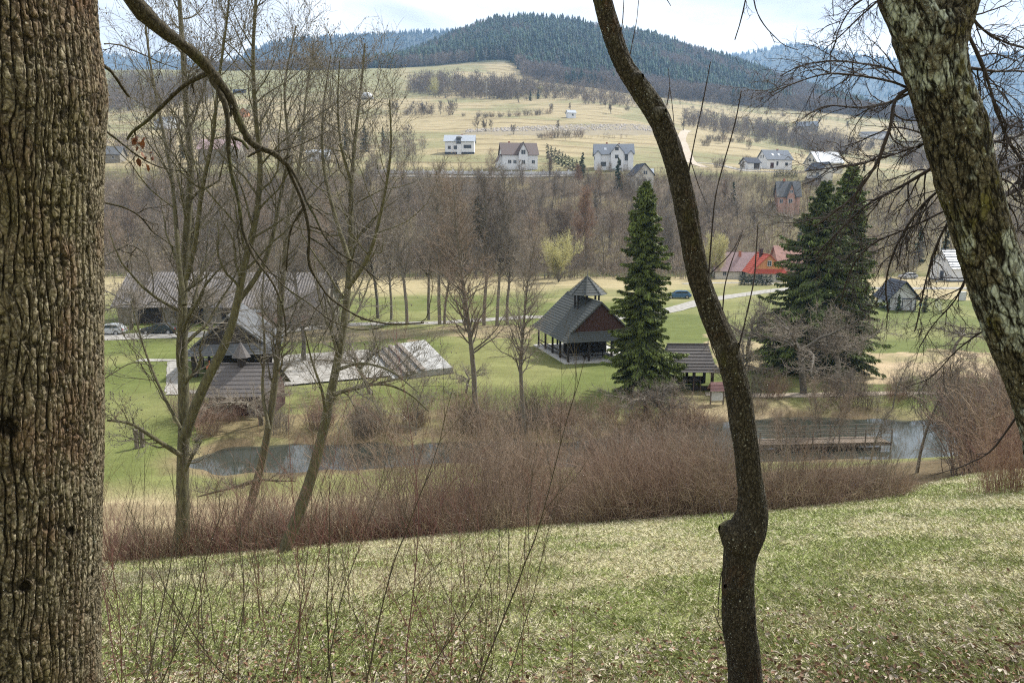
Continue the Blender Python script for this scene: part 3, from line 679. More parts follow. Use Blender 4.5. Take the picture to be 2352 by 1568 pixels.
MB().box(2.5, 2.9, -.3, -.2, .8, 1.2).cyl((2.7, -.25, -.1), (2.7, -.25, .8), .03).build('notice', mat('blue_enamel', (.08, .35, .65), .4, bs=0), r)
# ------------------------------------------------------------------ the long barn
p0 = hit(275, 750); p = hit(480, 750); L0 = 30.
r = thing('long_barn', 'long old barn with corrugated roof and plastered walls behind the parked cars', 'barn', (-57.6 + L0 / 2, 112, 0), radians(-2))
# local: ridge along x
hx, hy = L0 / 2, 5.0
wall = MB(); gable_body(wall, None, -hx, hx, -hy, hy, -.3, 2.9, 4.1, 'x'); wall.build('wall', plaster, r)
rf = MB()
for s in (-1, 1):
    q = [(-hx - .7, s * (hy + .7), 2.5), (hx + .7, s * (hy + .7), 2.55), (hx + .7, 0, 7.2), (-hx - .7, 0, 7.2)]; rf.slab(q if s < 0 else q[::-1], .08)
rf.build('roof', corr, r)
for u, w in ((-10.2, 3.6), (-3.4, 2.2), (1.6, 2.4)):
    mb = MB().box(u - w / 2, u + w / 2, -hy - .03, -hy + .2, 0, 2.6)
    for k in range(8): mb.box(u - w / 2 + k * w / 8 + .02, u - w / 2 + (k + 1) * w / 8 - .02, -hy - .07, -hy - .03, .05, 2.5)
    mb.build('door', darkwood, r)
for u in (-6.6, -1, 5.5): opening(r, 'f', u, 1.1, .9, .8, hx, hy, 'window', dframe_m)
MB().box(5.0, 13.5, -hy - 2.2, -hy - .02, -.3, 2.15).build('brick_annex', palebrick, r)
MB().slab([(4.8, -hy - 2.5, 2.18), (13.8, -hy - 2.5, 2.18), (13.8, -hy - .05, 2.48), (4.8, -hy - .05, 2.48)], .08).build('annex_roof', lapis, r)
# ------------------------------------------------------------------ open wooden pavilions
def lattice(mb, x0, x1, y, z0, z1, st=.38):
    n = int((x1 - x0 + z1 - z0) / st) + 1
    for k in range(n):
        a = x0 - (z1 - z0) + k * st
        for s in (0, 1):
            pts = []
            for z in (z0, z1):
                x = a + (z - z0) if s == 0 else a + (z1 - z); pts.append((x, z))
            (xa, za), (xb, zb) = pts
            def clip(x_, z_, xo, zo, lim):
                t = (lim - x_) / (xo - x_); return lim, z_ + t * (zo - z_)
            if min(xa, xb) >= x1 or max(xa, xb) <= x0: continue
            if xa < x0: xa, za = clip(xa, za, xb, zb, x0)
            if xb < x0: xb, zb = clip(xb, zb, xa, za, x0)
            if xa > x1: xa, za = clip(xa, za, xb, zb, x1)
            if xb > x1: xb, zb = clip(xb, zb, xa, za, x1)
            mb.bar((xa, y + .03 * s, za), (xb, y + .03 * s, zb), .035, .035)
# main pavilion with lantern
fl = toplane(1379, 833); r = thing('lantern_pavilion', 'dark wooden pavilion with dark red gable and eight sided roof lantern beside the tall spruce', 'pavilion', (fl[0] + .05, fl[1], 0), radians(15), None)
zg, gw, yg = skirt_roof(r, 4.4, -.5, 12.0, 2.45, 6.6, .24, shingle, redwood, 5, 13)
mb = MB().box(-4.2, 4.2, -.2, 11.6, -.3, .22); mb.build('floor', concrete, r)
for x, y in [(x, y) for x in (-3.7, 3.7) for y in (.2, 2.9, 5.6, 8.3, 11.0)] + [(-1.3, .2), (1.3, .2), (-1.3, 11), (1.3, 11)]: MB().bar((x, y, .2), (x, y, 2.6), .2).build('post', darkwood, r)
mb = MB()
for x in (-3.7, 3.7): mb.bar((x, .0, 2.62), (x, 11.2, 2.62), .2)
for y in (.2, 11): mb.bar((-3.9, y, 2.64), (3.9, y, 2.64), .2)
for x in (-3.7, 3.7):
    for y in (.2, 2.9, 5.6, 8.3): mb.bar((x, y, .95), (x, y + 2.7, .95), .07, .1); mb.bar((x, y, .55), (x, y + 2.7, .55), .07, .1)
mb.bar((-3.7, .2, .95), (-1.3, .2, .95), .07, .1)
mb.build('beam', darkwood, r)
mb = MB(); lattice(mb, 1.3, 3.6, .2, .25, 2.5); mb.build('lattice', darkwood, r)
MB().box(-2.6, 2.6, 4.8, 5.0, .2, 2.5).build('back_panel', darkwood, r)
for yy in (1.6, 7.0):
    MB().box(-1.6, 1.4, yy, yy + .8, .88, .95).bar((-1.2, yy + .4, .2), (-1.2, yy + .4, .9), .12).bar((1.0, yy + .4, .2), (1.0, yy + .4, .9), .12).build('table', darkwood, r)
MB().box(-1.7, 1.5, .9, 1.25, .6, .67).box(-1.5, -1.4, .95, 1.2, .2, .6).box(1.3, 1.4, .95, 1.2, .2, .6).build('bench', darkwood, r)
# lantern
ly = 4.6; mb = MB()
for k in range(8):
    a = pi / 8 + k * pi / 4; MB().bar((1.35 * cos(a), ly + 1.35 * sin(a), 5.0), (1.35 * cos(a), ly + 1.35 * sin(a), 7.2), .16).build('lantern_post', darkwood, r)
mb = MB()
for k in range(8):
    a0 = pi / 8 + k * pi / 4; a1 = a0 + pi / 4
    courses(mb, (2.25 * cos(a0), ly + 2.25 * sin(a0), 7.05), (2.25 * cos(a1), ly + 2.25 * sin(a1), 7.05), (.04 * cos(a1), ly + .04 * sin(a1), 9.0), (.04 * cos(a0), ly + .04 * sin(a0), 9.0), 7, .05)
    mb.bar((2.3 * cos(a0), ly + 2.3 * sin(a0), 7.13), (0, ly, 9.1), .07, .05)
mb.cyl((0, ly, 8.95), (0, ly, 9.3), .06, .02)
mb.build('lantern_roof', shingle, r)
# left pavilion with grey sheet roof
fl = toplane(534, 862); r = thing('open_shelter', 'open shelter with smooth grey roof planes and dark boarded gable, left behind the alders', 'pavilion', (fl[0], fl[1] - .3, 0), radians(12))
zg, gw, yg = skirt_roof(r, 4.5, -.8, 11.5, 2.25, 6.0, .26, lapis, darkwood, 4, 3)
for x in (-3.4, 3.4):
    for y in (.2, 4, 7.6, 10.6): MB().bar((x, y, 0), (x, y, 2.5), .5 if y < 1 else .25).build('post', darkwood, r)
for y in (.2, 10.6): MB().bar((-3.6, y, 2.45), (3.6, y, 2.45), .22).build('beam', darkwood, r)
MB().box(-1.4, 3.2, 3, 8.5, 0, 2.4).build('room', darkwood, r)
fl = toplane(502, 862); MBo = MB().cyl((0, 0, 0), (0, 0, 1.9), .05).box(-.28, .28, -.1, .1, .7, 1.5).box(-.2, .2, -.13, -.1, .8, 1.2)
o = MBo.build('post_box', mat('orange_enamel', (.55, .16, .06), .5, bs=0)); o.location = (fl[0], fl[1] - 2.0, 0); setp(o, 'orange box on a post at the left shelter corner', 'box')
# lower building in front with shingle roof and a cone vent
fl = toplane(556, 956); r = thing('shingled_hut', 'low dark red wooden hut with weathered shingle roof in front of the left shelter', 'hut', (fl[0], fl[1], 0), radians(3))
mb = MB()
courses(mb, (-2.9, -.7, 1.75), (2.9, -.7, 1.75), (2.55, 1.9, 3.9), (-2.55, 1.9, 3.9), 8)
courses(mb, (2.9, 4.6, 1.75), (-2.9, 4.6, 1.75), (-2.55, 1.9, 3.9), (2.55, 1.9, 3.9), 8)
mb.bar((-2.6, 1.9, 3.95), (2.6, 1.9, 3.95), .16, .08); mb.build('roof', shingle_brown, r)
wall = MB()
for k in range(7): wall.box(-2.5, 2.5, 0, .12, k * .27 - .3, k * .27 - .05)
wall.poly([(-2.5, .1, -.3), (-2.5, 3.8, -.3), (-2.5, 3.8, 1.8), (-2.5, 1.9, 3.7), (-2.5, .1, 1.8)]).poly([(2.5, .1, -.3), (2.5, 3.8, -.3), (2.5, 3.8, 1.8), (2.5, 1.9, 3.7), (2.5, .1, 1.8)]).box(-2.45, 2.45, .15, 3.75, -.3, 1.75)
wall.build('wall', redwood, r)
mb = MB(); n = 10
mb.cyl((-.35, 1.9, 3.7), (-.35, 1.9, 4.55), .35, .35, 8); mb.build('vent', darkwood, r)
mb = MB(); mb.cyl((-.35, 1.9, 4.5), (-.35, 1.9, 5.75), .78, .03, 8); mb.cyl((-.35, 1.9, 5.7), (-.35, 1.9, 6.0), .04, .02); mb.build('vent_roof', shingle_brown, r)
# small pavilion beside the spruce
fl = toplane(1584, 901); r = thing('small_pavilion', 'small open wooden pavilion with dark lapped roof right of the tall spruce', 'pavilion', (fl[0], fl[1], 0), radians(-2))
mb = MB()
for s, y0, y1, ym0, ym1 in ((1, -.5, 3.9, .25, 3.15),):
    for hx0, z0, hx1, z1, yA, yB, n in ((2.75, 1.95, 2.15, 2.65, -.5, .15, 3), (2.15, 2.65, 1.85, 4.15, .15, 1.7, 6)):
        courses(mb, (-hx0, yA, z0), (hx0, yA, z0), (hx1, yB, z1), (-hx1, yB, z1), n, .05, .05)
        courses(mb, (hx0, 3.4 - yA, z0), (-hx0, 3.4 - yA, z0), (-hx1, 3.4 - yB, z1), (hx1, 3.4 - yB, z1), n, .05, .05)
        for sx in (-1, 1): courses(mb, (sx * hx0, yA, z0), (sx * hx0, 3.4 - yA, z0), (sx * hx1, 3.4 - yB, z1), (sx * hx1, yB, z1), n, .05, .05)
mb.bar((-1.95, 1.7, 4.2), (1.95, 1.7, 4.2), .14, .08); mb.cyl((1.85, 1.7, 4.2), (1.85, 1.7, 4.6), .05, .02)
mb.build('roof', shingle_brown, r)
for x in (-2.0, 0.35, 2.0):
    for y in (.1, 3.3): MB().bar((x, y, 0), (x, y, 2.2), .24).build('post', darkwood, r)
for y in (.1, 3.3): MB().bar((-2.2, y, 2.1), (2.2, y, 2.1), .2).build('beam', darkwood, r)
for q in ((-2, -.9, .1, .16, .1, .95), (.4, 2, .1, .16, .1, .6), (-2, 2, 3.28, 3.34, .1, .8)): MB().box(*q).build('parapet', darkwood, r)
MB().box(-1.2, 1.2, 1.2, 2.0, .74, .8).bar((-.8, 1.6, 0), (-.8, 1.6, .75), .15).bar((.8, 1.6, 0), (.8, 1.6, .75), .15).build('table', greywood, r)
MB().box(-2.3, 2.3, -.1, 3.5, -.2, .06).build('floor', concrete, r)
# information board
fl = toplane(1646, 931); r = thing('information_board', 'roofed information board with white panel by the middle trunk', 'sign', (fl[0], fl[1], 0), radians(4))
MB().bar((-.55, 0, -.1), (-.55, 0, 1.5), .1).bar((.55, 0, -.1), (.55, 0, 1.5), .1).bar((-.6, 0, .35), (.6, 0, .35), .07).bar((-.6, 0, 1.38), (.6, 0, 1.38), .07).build('post', greywood, r)
mb = MB()
courses(mb, (-.75, -.45, 1.35), (.75, -.45, 1.35), (.62, 0, 2.05), (-.62, 0, 2.05), 3, .03); courses(mb, (.75, .45, 1.35), (-.75, .45, 1.35), (-.62, 0, 2.05), (.62, 0, 2.05), 3, .03)
mb.build('roof', mat('faded_red_shingle', (.25, .14, .13), .8, (.18, .1, .095), 5), r)
MB().box(-.5, .5, -.03, .03, .45, 1.12).build('panel', mat('sun_bleached_panel', (.62, .63, .62), .6, (.45, .48, .46), 9, bs=0), r)
# stepped concrete terrace in the lawn: tread wedges rising to the right
A, B_, Cc_, D = (toplane(x, y, .35)[:2] for x, y in ((846, 806), (976, 787), (1040, 852), (902, 866)))
mb = MB(); fr = [0, .12, .24, .36, .50, 1.0]
for i in range(5):
    z0 = .22 + .12 * i
    q = [A * (1 - fr[i]) + B_ * fr[i], D * (1 - fr[i]) + Cc_ * fr[i], D * (1 - fr[i + 1]) + Cc_ * fr[i + 1], A * (1 - fr[i + 1]) + B_ * fr[i + 1]]
    mb.slab([(*q[k], z0 + .02) for k in range(4)], .6, (0, 0, 1))
terr = mb.build('stepped_terrace', mat('terrace_concrete', (.36, .355, .34), .9, (.17, .168, .16), 1.5, scale=(1, .35, 1))); setp(terr, 'pale stepped concrete terrace in the lawn', 'terrace')
for i in range(1, 5):
    a = A * (1 - fr[i]) + B_ * fr[i]; d = D * (1 - fr[i]) + Cc_ * fr[i]; z = .24 + .12 * i
    dv = (B_ - A) / np.linalg.norm(B_ - A) * .28
    o = MB().slab([(*(a - dv), z + .17), (*(d - dv), z + .17), (*(d + dv), z + .17), (*(a + dv), z + .17)], .06, (0, 0, 1)).bar((*a, z - .1), (*a, z + .12), .2).bar((*d, z - .1), (*d, z + .12), .2).bar((*((a + d) / 2), z - .1), (*((a + d) / 2), z + .12), .2)
    o = o.build('bench_row', greywood); setp(o, ['first dark bench row from the left on the stepped terrace', 'second dark bench row from the left on the stepped terrace', 'third dark bench row from the left on the stepped terrace', 'last dark bench row before the open pale half of the terrace'][i - 1], 'bench', 'bench rows on the terrace')
# foot bridge over the pond
a = toplane(1745, 1022, .1); b = toplane(2048, 1015, .1)
d = unit(np.array([b[0] - a[0], b[1] - a[1]])); nrm = np.array([-d[1], d[0]]); Lb = np.hypot(b[0] - a[0], b[1] - a[1])
r = thing('foot_bridge', 'wooden foot bridge with simple railings over the pond on the right', 'bridge', (a[0], a[1], 0), math.atan2(d[1], d[0]))
mb = MB()
for k in range(int(Lb / .22)): mb.box(k * .22, k * .22 + .19, 0, 1.4, .06, .12)
mb.build('deck', mat('bleached_planks', (.17, .13, .095), .85, (.11, .085, .06), 3), r)
for yy in (.15, 1.25): MB().bar((0, yy, -.05), (Lb, yy, -.05), .14, .2).build('girder', greywood, r)
for yy in (.05, 1.35):
    mb = MB()
    for k in range(6): mb.bar((Lb * k / 5, yy, -.9), (Lb * k / 5, yy, 1.05), .07)
    for z in (.45, .75, 1.03): mb.bar((0, yy, z), (Lb, yy, z), .035, .04)
    mb.build('railing', greywood, r)
# cars
def car(label, loc, rz, col, group, Lc=4.6, wag=False):
    r = thing('parked_car', label, 'car', loc, rz, group)
    paint = mat('car_paint_' + col[0], col[1], .25, tuple(v * .95 for v in col[1]), 1, bs=0, spec=.6)
    h = Lc / 2
    low = [(-h, .35), (-h + .03, .62), (-h + .25, .82), (-h + 1.2, .95), (h - .9, .98), (h - .2, .95), (h, .75), (h - .02, .35), (h - .4, .22), (-h + .4, .22)]
    cab = [(-h + 1.15, .93), (-h + 1.95, 1.38), (-h + 2.6, 1.45), (h - 1.2, 1.42), (h - (.35 if wag else .75), .96)] if not wag else [(-h + 1.15, .93), (-h + 1.9, 1.40), (-h + 2.6, 1.48), (h - .7, 1.44), (h - .15, .97)]
    def loft(prof, ws, m, nm):
        mb = MB(); n = len(prof); k0 = 0
        rings = []
        for y, sc in ws:
            zc = sum(z for _, z in prof) / n; xc = sum(x for x, _ in prof) / n
            rings.append([(xc + (x - xc) * sc, y, zc + (z - zc) * sc) for x, z in prof])
        base = 0
        for rr in rings: mb.v += rr
        for i in range(len(rings) - 1):
            for j in range(n): mb.f.append((i * n + j, i * n + (j + 1) % n, (i + 1) * n + (j + 1) % n, (i + 1) * n + j))
        mb.f.append(tuple(range(n))[::-1]); mb.f.append(tuple((len(rings) - 1) * n + j for j in range(n)))
        return mb.build(nm, m, r, bevel=.04)
    loft(low, [(-.88, .95), (-.8, 1), (.8, 1), (.88, .95)], paint, 'body')
    loft(cab, [(-.72, .86), (-.66, .97), (.66, .97), (.72, .86)], paint, 'roof')
    # windows: strip of side glass and screens set proud
    for s in (-1, 1):
        y = s * .735
        g = [(-h + 1.45, .98), (-h + 2.05, 1.31), (h - (.9 if wag else 1.35), 1.33), (h - (.55 if wag else 1.05), .99)]
        q = [(x, y - s * .03 * (z - .98), z) for x, z in g]; MB().slab(q if s < 0 else q[::-1], .02).build('side_window', glass, r)
    MB().slab([(-h + 1.2, -.6, .99), (-h + 1.2, .6, .99), (-h + 1.93, .55, 1.37), (-h + 1.93, -.55, 1.37)][::-1], .03).build('windscreen', glass, r)
    for x in (-h + .85, h - .85):
        for s in (-1, 1):
            w = MB().cyl((x, s * .70, .32), (x, s * .90, .32), .33, n=20).build('wheel', tyre, r); MB().cyl((x, s * .89, .32), (x, s * .915, .32), .20, n=12).build('rim', rimm, w)
    for s in (-1, 1):
        MB().box(-h - .01, -h + .12, s * .62 - .16, s * .62 + .16, .60, .74).build('headlight', frame_m, r); MB().box(h - .1, h + .01, s * .62 - .14, s * .62 + .14, .68, .84).build('tail_light', mat('lamp_red', (.4, .02, .02), .3, bs=0), r)
    return r
pc = hit(1558, 685); car('blue estate car parked on the lawn beyond the road', (pc[0], pc[1], pc[2]), radians(-4), ('blue', (.035, .10, .19)), 'parked cars', 4.7, True)
pc = toplane(361, 769); car('dark green black saloon car parked in front of the barn', (pc[0], pc[1] + .8, .05), radians(3), ('dark', (.012, .022, .028)), 'parked cars', 4.6)
pc = toplane(262, 771); car('silver car parked beside the big trunk in front of the barn', (pc[0] - 1.1, pc[1] + .8, .05), radians(2), ('silver', (.45, .47, .48)), 'parked cars', 4.4, True)
for x, y, cc, lb in ((1418, 392, ('pale', (.4, .5, .5)), 'pale green car before the tall white hillside house'), (1736, 390, ('white', (.6, .6, .6)), 'white car under the carport roof'), (2262, 647, ('pearl', (.55, .57, .6)), 'white car behind the lane right of the slate roofed house'), (2085, 640, ('ivory', (.5, .52, .55)), 'white car parked left of the lane, beyond the utility building')):
    pc = hit(x, y); car(lb, pc, radians(5), cc, 'parked cars', 4.3, True)
# posts, poles, fences
def pole(x, yb, ytop, r_, m, label, lamp=False):
    p = hit(x, yb); hgt_ = (yb - ytop) / F * p[1] * 1.02; o = thing('utility_pole', label, 'pole', p, 0, 'utility poles')
    MB().cyl((0, 0, -.3), (0, 0, hgt_), r_, r_ * .7).build('mast', m, o); MB().box(-.8, .8, -.05, .05, hgt_ - .9, hgt_ - .8).box(-.7, -.62, -.04, .04, hgt_ - .8, hgt_ - .6).box(.62, .7, -.04, .04, hgt_ - .8, hgt_ - .6).build('crossarm', m, o)
pole(2299 * .0 + 2152 - 0, 648, 540, .16, concrete, 'thick pale concrete pole behind the lane, left of the white house')
pole(1117, 228, 192, .22, concrete, 'pale pole above the willow row on the upper field')
pole(1568, 255, 231, .14, greywood, 'thin wooden pole at the forest edge')
pole(1634, 250, 225, .14, concrete, 'pale thin pole on the upper right field')
pole(1722, 262, 238, .14, greywood, 'thin pole right of the curved trunk on the field')
pole(1797, 268, 235, .14, greywood, 'rightmost thin pole on the upper field')
for i, (x, y) in enumerate(((315, 1030), (328, 1027))):
    p = hit(x, y); o = MB().box(-.11, .11, -.11, .11, -.3, 1.3).box(-.13, .13, -.13, .13, 1.3, 1.35).build('gate_post', greywood); o.location = [float(v) for v in p]; setp(o, ['nearer grey wooden gate post on the left lawn', 'farther grey wooden gate post on the left lawn'][i], 'post', 'gate posts')
# low white wall along the hillside lane
pts = [hit(x, y) for x, y in ((862, 398), (950, 400), (1040, 401), (1130, 402), (1220, 402), (1335, 401))]
mb = MB()
for a, b in zip(pts[:-1], pts[1:]):
    mb.slab([(a[0], a[1], a[2] + 1.1), (b[0], b[1], b[2] + 1.1), (b[0], b[1] + .3, b[2] + 1.1), (a[0], a[1] + .3, a[2] + 1.1)], 2.0, (0, 0, 1))
    for t in np.arange(0, 1, .25): q = a * (1 - t) + b * t; mb.box(q[0] - .2, q[0] + .2, q[1] - .08, q[1] + .38, q[2] - .9, q[2] + 1.6)
setp(mb.build('garden_wall', white), 'long low white garden wall with pillars below the hillside houses', 'wall')
# wire fence of the utility building
pts = [hit(x, y) for x, y in ((2013, 685), (2045, 708), (2092, 716), (2162, 719), (2148, 700))]
fr_ = thing('wire_fence', 'thin grey wire fence round the small white utility building', 'fence', pts[0])
mb, wr = MB(), MB()
for a, b in zip(pts[:-1], pts[1:]):
    n = max(2, int(np.linalg.norm(b - a) / 2.2))
    for k in range(n + 1):
        q = a + (b - a) * k / n - pts[0]; mb.cyl((q[0], q[1], q[2] - .2), (q[0], q[1], q[2] + 1.5), .035, n=6)
    for z in (.1, .5, .9, 1.45): wr.bar(tuple(a - pts[0] + [0, 0, z]), tuple(b - pts[0] + [0, 0, z]), .02)
mb.build('post', steel, fr_); wr.build('wire', steel, fr_)
# meter box
p = hit(2210 - 0, 690); o = MB().box(-.5, .5, -.3, .3, -.1, 1.5).box(-.55, .55, -.35, .35, 1.5, 1.6).build('meter_cabinet', frame_m); o.location = [float(v) for v in p]; setp(o, 'small pale cabinet on the lawn near the lane', 'cabinet')
# fence posts along the lane, right
for i, x in enumerate(range(2105, 2330, 32)):
    p = hit(x, 655); o = MB().cyl((0, 0, -.2), (0, 0, 1.7), .05, n=6).build('fence_post', greywood); o.location = [float(v) for v in p]
    setp(o, 'thin dark fence post along the far side of the lane', 'post', 'lane fence posts')
# dome greenhouse
p = hit(843, 228); r = thing('dome_greenhouse', 'white rounded dome tent on the upper left field', 'dome', p)
V = []; n = 16; mb = MB(); rad = 15 / F * p[1]
for i in range(6):
    a0, a1 = pi / 2 * i / 6, pi / 2 * (i + 1) / 6
    for j in range(n):
        b0, b1 = 2 * pi * j / n, 2 * pi * (j + 1) / n; q = [(rad * cos(a) * cos(b), rad * cos(a) * sin(b), rad * sin(a) * .95) for a, b in ((a0, b0), (a0, b1), (a1, b1), (a1, b0))]
        mb.poly(q if i < 5 else q[:3])
mb.build('cover', frame_m, r); mb = MB()
for j in range(0, n, 2):
    b0 = 2 * pi * j / n; mb.bar((rad * 1.01 * cos(b0), rad * 1.01 * sin(b0), 0), (rad * .88 * cos(b0), rad * .88 * sin(b0), rad * .5), .12)
mb.box(-rad * .3, rad * .3, -rad * 1.02, -rad * .8, 0, rad * .5); mb.build('rib', steel, r)
# ------------------------------------------------------------------ far hills and their forests
needle_far = mat('far_needles', (1, 1, 1), .95, (1, 1, 1), 1, bs=0, attr=True)
def mini_conifers(name, Pts, Hs, cols, rng, kind='stuff'):
    """one ragged little fir per point, merged"""
    nt_, ns = 5, 7; V = []; T = []
    for k in range(nt_):
        z0 = .06 + .17 * k; z1 = min(1.0, z0 + .36 - .02 * k); r = .24 * (1 - k / (nt_ + .3)) + .02; b = len(V)
        for j in range(ns):
            a = 2 * pi * (j + .5 * (k % 2)) / ns; rr = r * (1.15 if j % 2 else .72); V.append((rr * cos(a), rr * sin(a), z0 + (.03 if j % 2 else -.02)))
        V.append((0, 0, z1))
        for j in range(ns): T.append((b + j, b + (j + 1) % ns, b + ns))
    V = np.array(V); T = np.array(T); n = len(Pts); ang = rng.uniform(0, 2 * pi, n); wv = rng.uniform(.75, 1.25, n)
    R = V[None] * np.stack([Hs * wv, Hs * wv, Hs], 1)[:, None]
    X = R[..., 0] * np.cos(ang)[:, None] - R[..., 1] * np.sin(ang)[:, None]; Y = R[..., 0] * np.sin(ang)[:, None] + R[..., 1] * np.cos(ang)[:, None]
    VV = np.stack([X, Y, R[..., 2]], -1) + Pts[:, None]; TT = T[None] + (np.arange(n) * len(V))[:, None, None]
    cc = np.repeat(cols, len(V), axis=0)
    o = link(name, mesh_np(name, VV.reshape(-1, 3), [TT.reshape(-1, 3)], needle_far, False, cc)); setp(o, kind=kind); return o
def mini_bare(name, Pts, Hs, cols, rng, nt_=70, wid=.35, low=.1, kind='stuff', thin=.012):
    """one airy crown of thin upward slivers per point, merged"""
    n = len(Pts); a = rng.uniform(0, 2 * pi, (n, nt_)); h = rng.uniform(low, 1, (n, nt_)); r = wid * np.sqrt(rng.rand(n, nt_)) * np.sin(np.clip((h - low * .5) / (1.05 - low * .5), 0, 1) * pi) ** .6
    c = np.stack([r * np.cos(a), r * np.sin(a), h * .93], -1)
    d = unit(c * [1.2, 1.2, 0] + rng.normal(0, .12, c.shape) + [0, 0, .35]) * rng.uniform(.07, .16, (n, nt_, 1))
    s = unit(np.cross(d, rng.normal(0, 1, c.shape))) * thin
    tr = np.stack([c - d * .6 - s, c - d * .6 + s, c + d], 2)           # n,nt,3,3
    trunk = np.array([[[-.012, 0, -.05], [.012, 0, -.05], [0, 0, .9]], [[0, -.012, -.05], [0, .012, -.05], [0, 0, .9]]])
    tr = np.concatenate([tr, np.broadcast_to(trunk, (n, 2, 3, 3))], 1) * np.asarray(Hs)[:, None, None, None] + Pts[:, None, None]
    V = tr.reshape(-1, 3); T = np.arange(len(V)).reshape(-1, 3); cc = np.repeat(cols, (nt_ + 2) * 3, axis=0)
    o = link(name, mesh_np(name, V, [T], needle_far, False, cc)); setp(o, kind=kind); return o
def far_range(name, crest, Yc, Yb, yb, col, seed, nt_, Ht):
    """a wooded mountain: heightfield from its foot (Yb) to the crest (Yc) and down behind"""
    rng = np.random.RandomState(seed); xs = np.linspace(crest[0][0], crest[-1][0], 260); ys = np.interp(xs, [c[0] for c in crest], [c[1] for c in crest])
    ys = np.convolve(np.pad(ys, 4, 'edge'), np.ones(9) / 9, 'valid')
    f = np.concatenate([np.linspace(0, 1, 60), np.linspace(1.05, 1.8, 14)]); Y = Yb + (Yc - Yb) * f
    ztop = CZ + Yc * slope_of(ys); zb = CZ + Yb * slope_of(yb)
    FF, ZT = np.meshgrid(f, ztop, indexing='ij'); YY = Yb + (Yc - Yb) * FF; XX = (xs[None] - 1176) / F * YY * 1.0
    prof = np.where(FF <= 1, FF ** .9, 1 - (FF - 1) * .9)
    ZZ = zb + (ZT - zb) * prof + (fbm(XX * .0022, YY * .0022, seed, 4) - .5) * 190 * np.sin(np.clip(FF, 0, 1) * pi) ** .8 * (FF <= 1)
    r, c = XX.shape; idx = np.arange(r * c).reshape(r, c); q = np.stack([idx[:-1, :-1], idx[:-1, 1:], idx[1:, 1:], idx[1:, :-1]], -1).reshape(-1, 4)
    me = mesh_np(name, np.stack([XX, YY, ZZ], -1).reshape(-1, 3), [q], mat('far_' + name, col, 1, tuple(v * .7 for v in col), .01, bs=0), True); setp(link(name, me), kind='structure')
    ii = rng.rand(nt_) ** .8 * 58.9; jj = rng.rand(nt_) * (c - 1.01); a, b = ii.astype(int), jj.astype(int); fa, fb = (ii - a)[:, None], (jj - b)[:, None]
    G = np.stack([XX, YY, ZZ], -1); Pp = (G[a, b] * (1 - fa) + G[a + 1, b] * fa) * (1 - fb) + (G[a, b + 1] * (1 - fa) + G[a + 1, b + 1] * fa) * fb
    # crest row
    nc = nt_ // 5; jj = np.sort(rng.rand(nc)) * (c - 1.01); b = jj.astype(int); fb = (jj - b)[:, None]; Pc = G[59, b] * (1 - fb) + G[59, b + 1] * fb
    Pp = np.concatenate([Pp, Pc]); n = len(Pp); v = fbm(Pp[:, 0] * .004, Pp[:, 1] * .004, 5, 3)[:, None]
    cols = np.array([.02, .042, .045]) * (.4 + 1.1 * rng.rand(n, 1)) * (.7 + .6 * v)  # needle green pushed towards blue: some distance haze is put into the colour
    mini_conifers('forest', Pp - [0, 0, 3], Ht * rng.uniform(.6, 1.15, n), cols, rng)
far_range('far_mountain', [(-500, 130), (100, 112), (250, 118), (330, 132), (420, 128), (520, 150), (640, 175), (900, 200)], 4300, 3000, 330, (.03, .04, .035), 51, 2200, 24)
far_range('mountain', [(380, 190), (480, 172), (560, 142), (640, 108), (700, 94), (800, 88), (880, 84), (960, 78), (1040, 76), (1120, 90), (1260, 150), (1400, 220)], 2900, 2100, 330, (.03, .04, .035), 52, 3200, 22)
far_range('far_ridge', [(1450, 175), (1600, 142), (1680, 127), (1720, 120), (1770, 108), (1810, 105), (1860, 116), (1950, 135), (2080, 142), (2250, 128), (2420, 110), (3100, 130)], 3900, 2300, 395, (.03, .045, .04), 53, 4200, 24)

# ------------------------------------------------------------------ the wooded hill
rng = np.random.RandomState(7)
def scatter_px(n, cond, y0, y1, x0=-300, x1=2750):
    """points on the terrain with density even in depth and breadth"""
    Y = rng.uniform(y0, y1, n); X = rng.uniform(x0, x1, n); Xw = (X - 1176) / F * Y; Z = hgt(Xw, Y); px, py = proj(Xw, Y, Z)
    k = cond(px, py, Y, Xw); return np.stack([Xw[k], Y[k], Z[k]], 1), px[k], py[k]
def forest_zone(px, py, Y, X):
    j = (vn(X * .01, Y * .01, 77) - .5)
    lim = np.interp(px, [-300, 850, 900, 1180, 1200, 1350, 1700, 2100, 2900], [1010, 1000, 1015, 1025, 900, 885, 860, 840, 840]) + j * 24
    return (Y > lim) & (py < 330)
Pp, px, py = scatter_px(42000, forest_zone, 840, 1560, 500, 2300)
decid = (fbm(Pp[:, 0] * .012, Pp[:, 1] * .012, 61, 4) + .22 * sst(1120, 920, Pp[:, 1]) + .12 * sst(1250, 900, px) + .15 * sst(1650, 1900, px) + rng.normal(0, .06, len(Pp))) > .625
n = (~decid).sum(); v = fbm(Pp[~decid][:, 0] * .02, Pp[~decid][:, 1] * .02, 62, 3)[:, None]
cols = np.array([.014, .031, .023]) * (.3 + 1.3 * rng.rand(n, 1)) * (.35 + 1.3 * v) + np.array([.012, .018, 0]) * (rng.rand(n, 1) > .8)
mini_conifers('conifer_forest', Pp[~decid] - [0, 0, .5], 9 + 14 * rng.rand(n) ** 1.6, cols, rng)
n = decid.sum(); tone = rng.rand(n, 1)
cols = (np.array([.15, .125, .115]) * tone + np.array([.21, .165, .13]) * (1 - tone)) * rng.uniform(.7, 1.2, (n, 1))
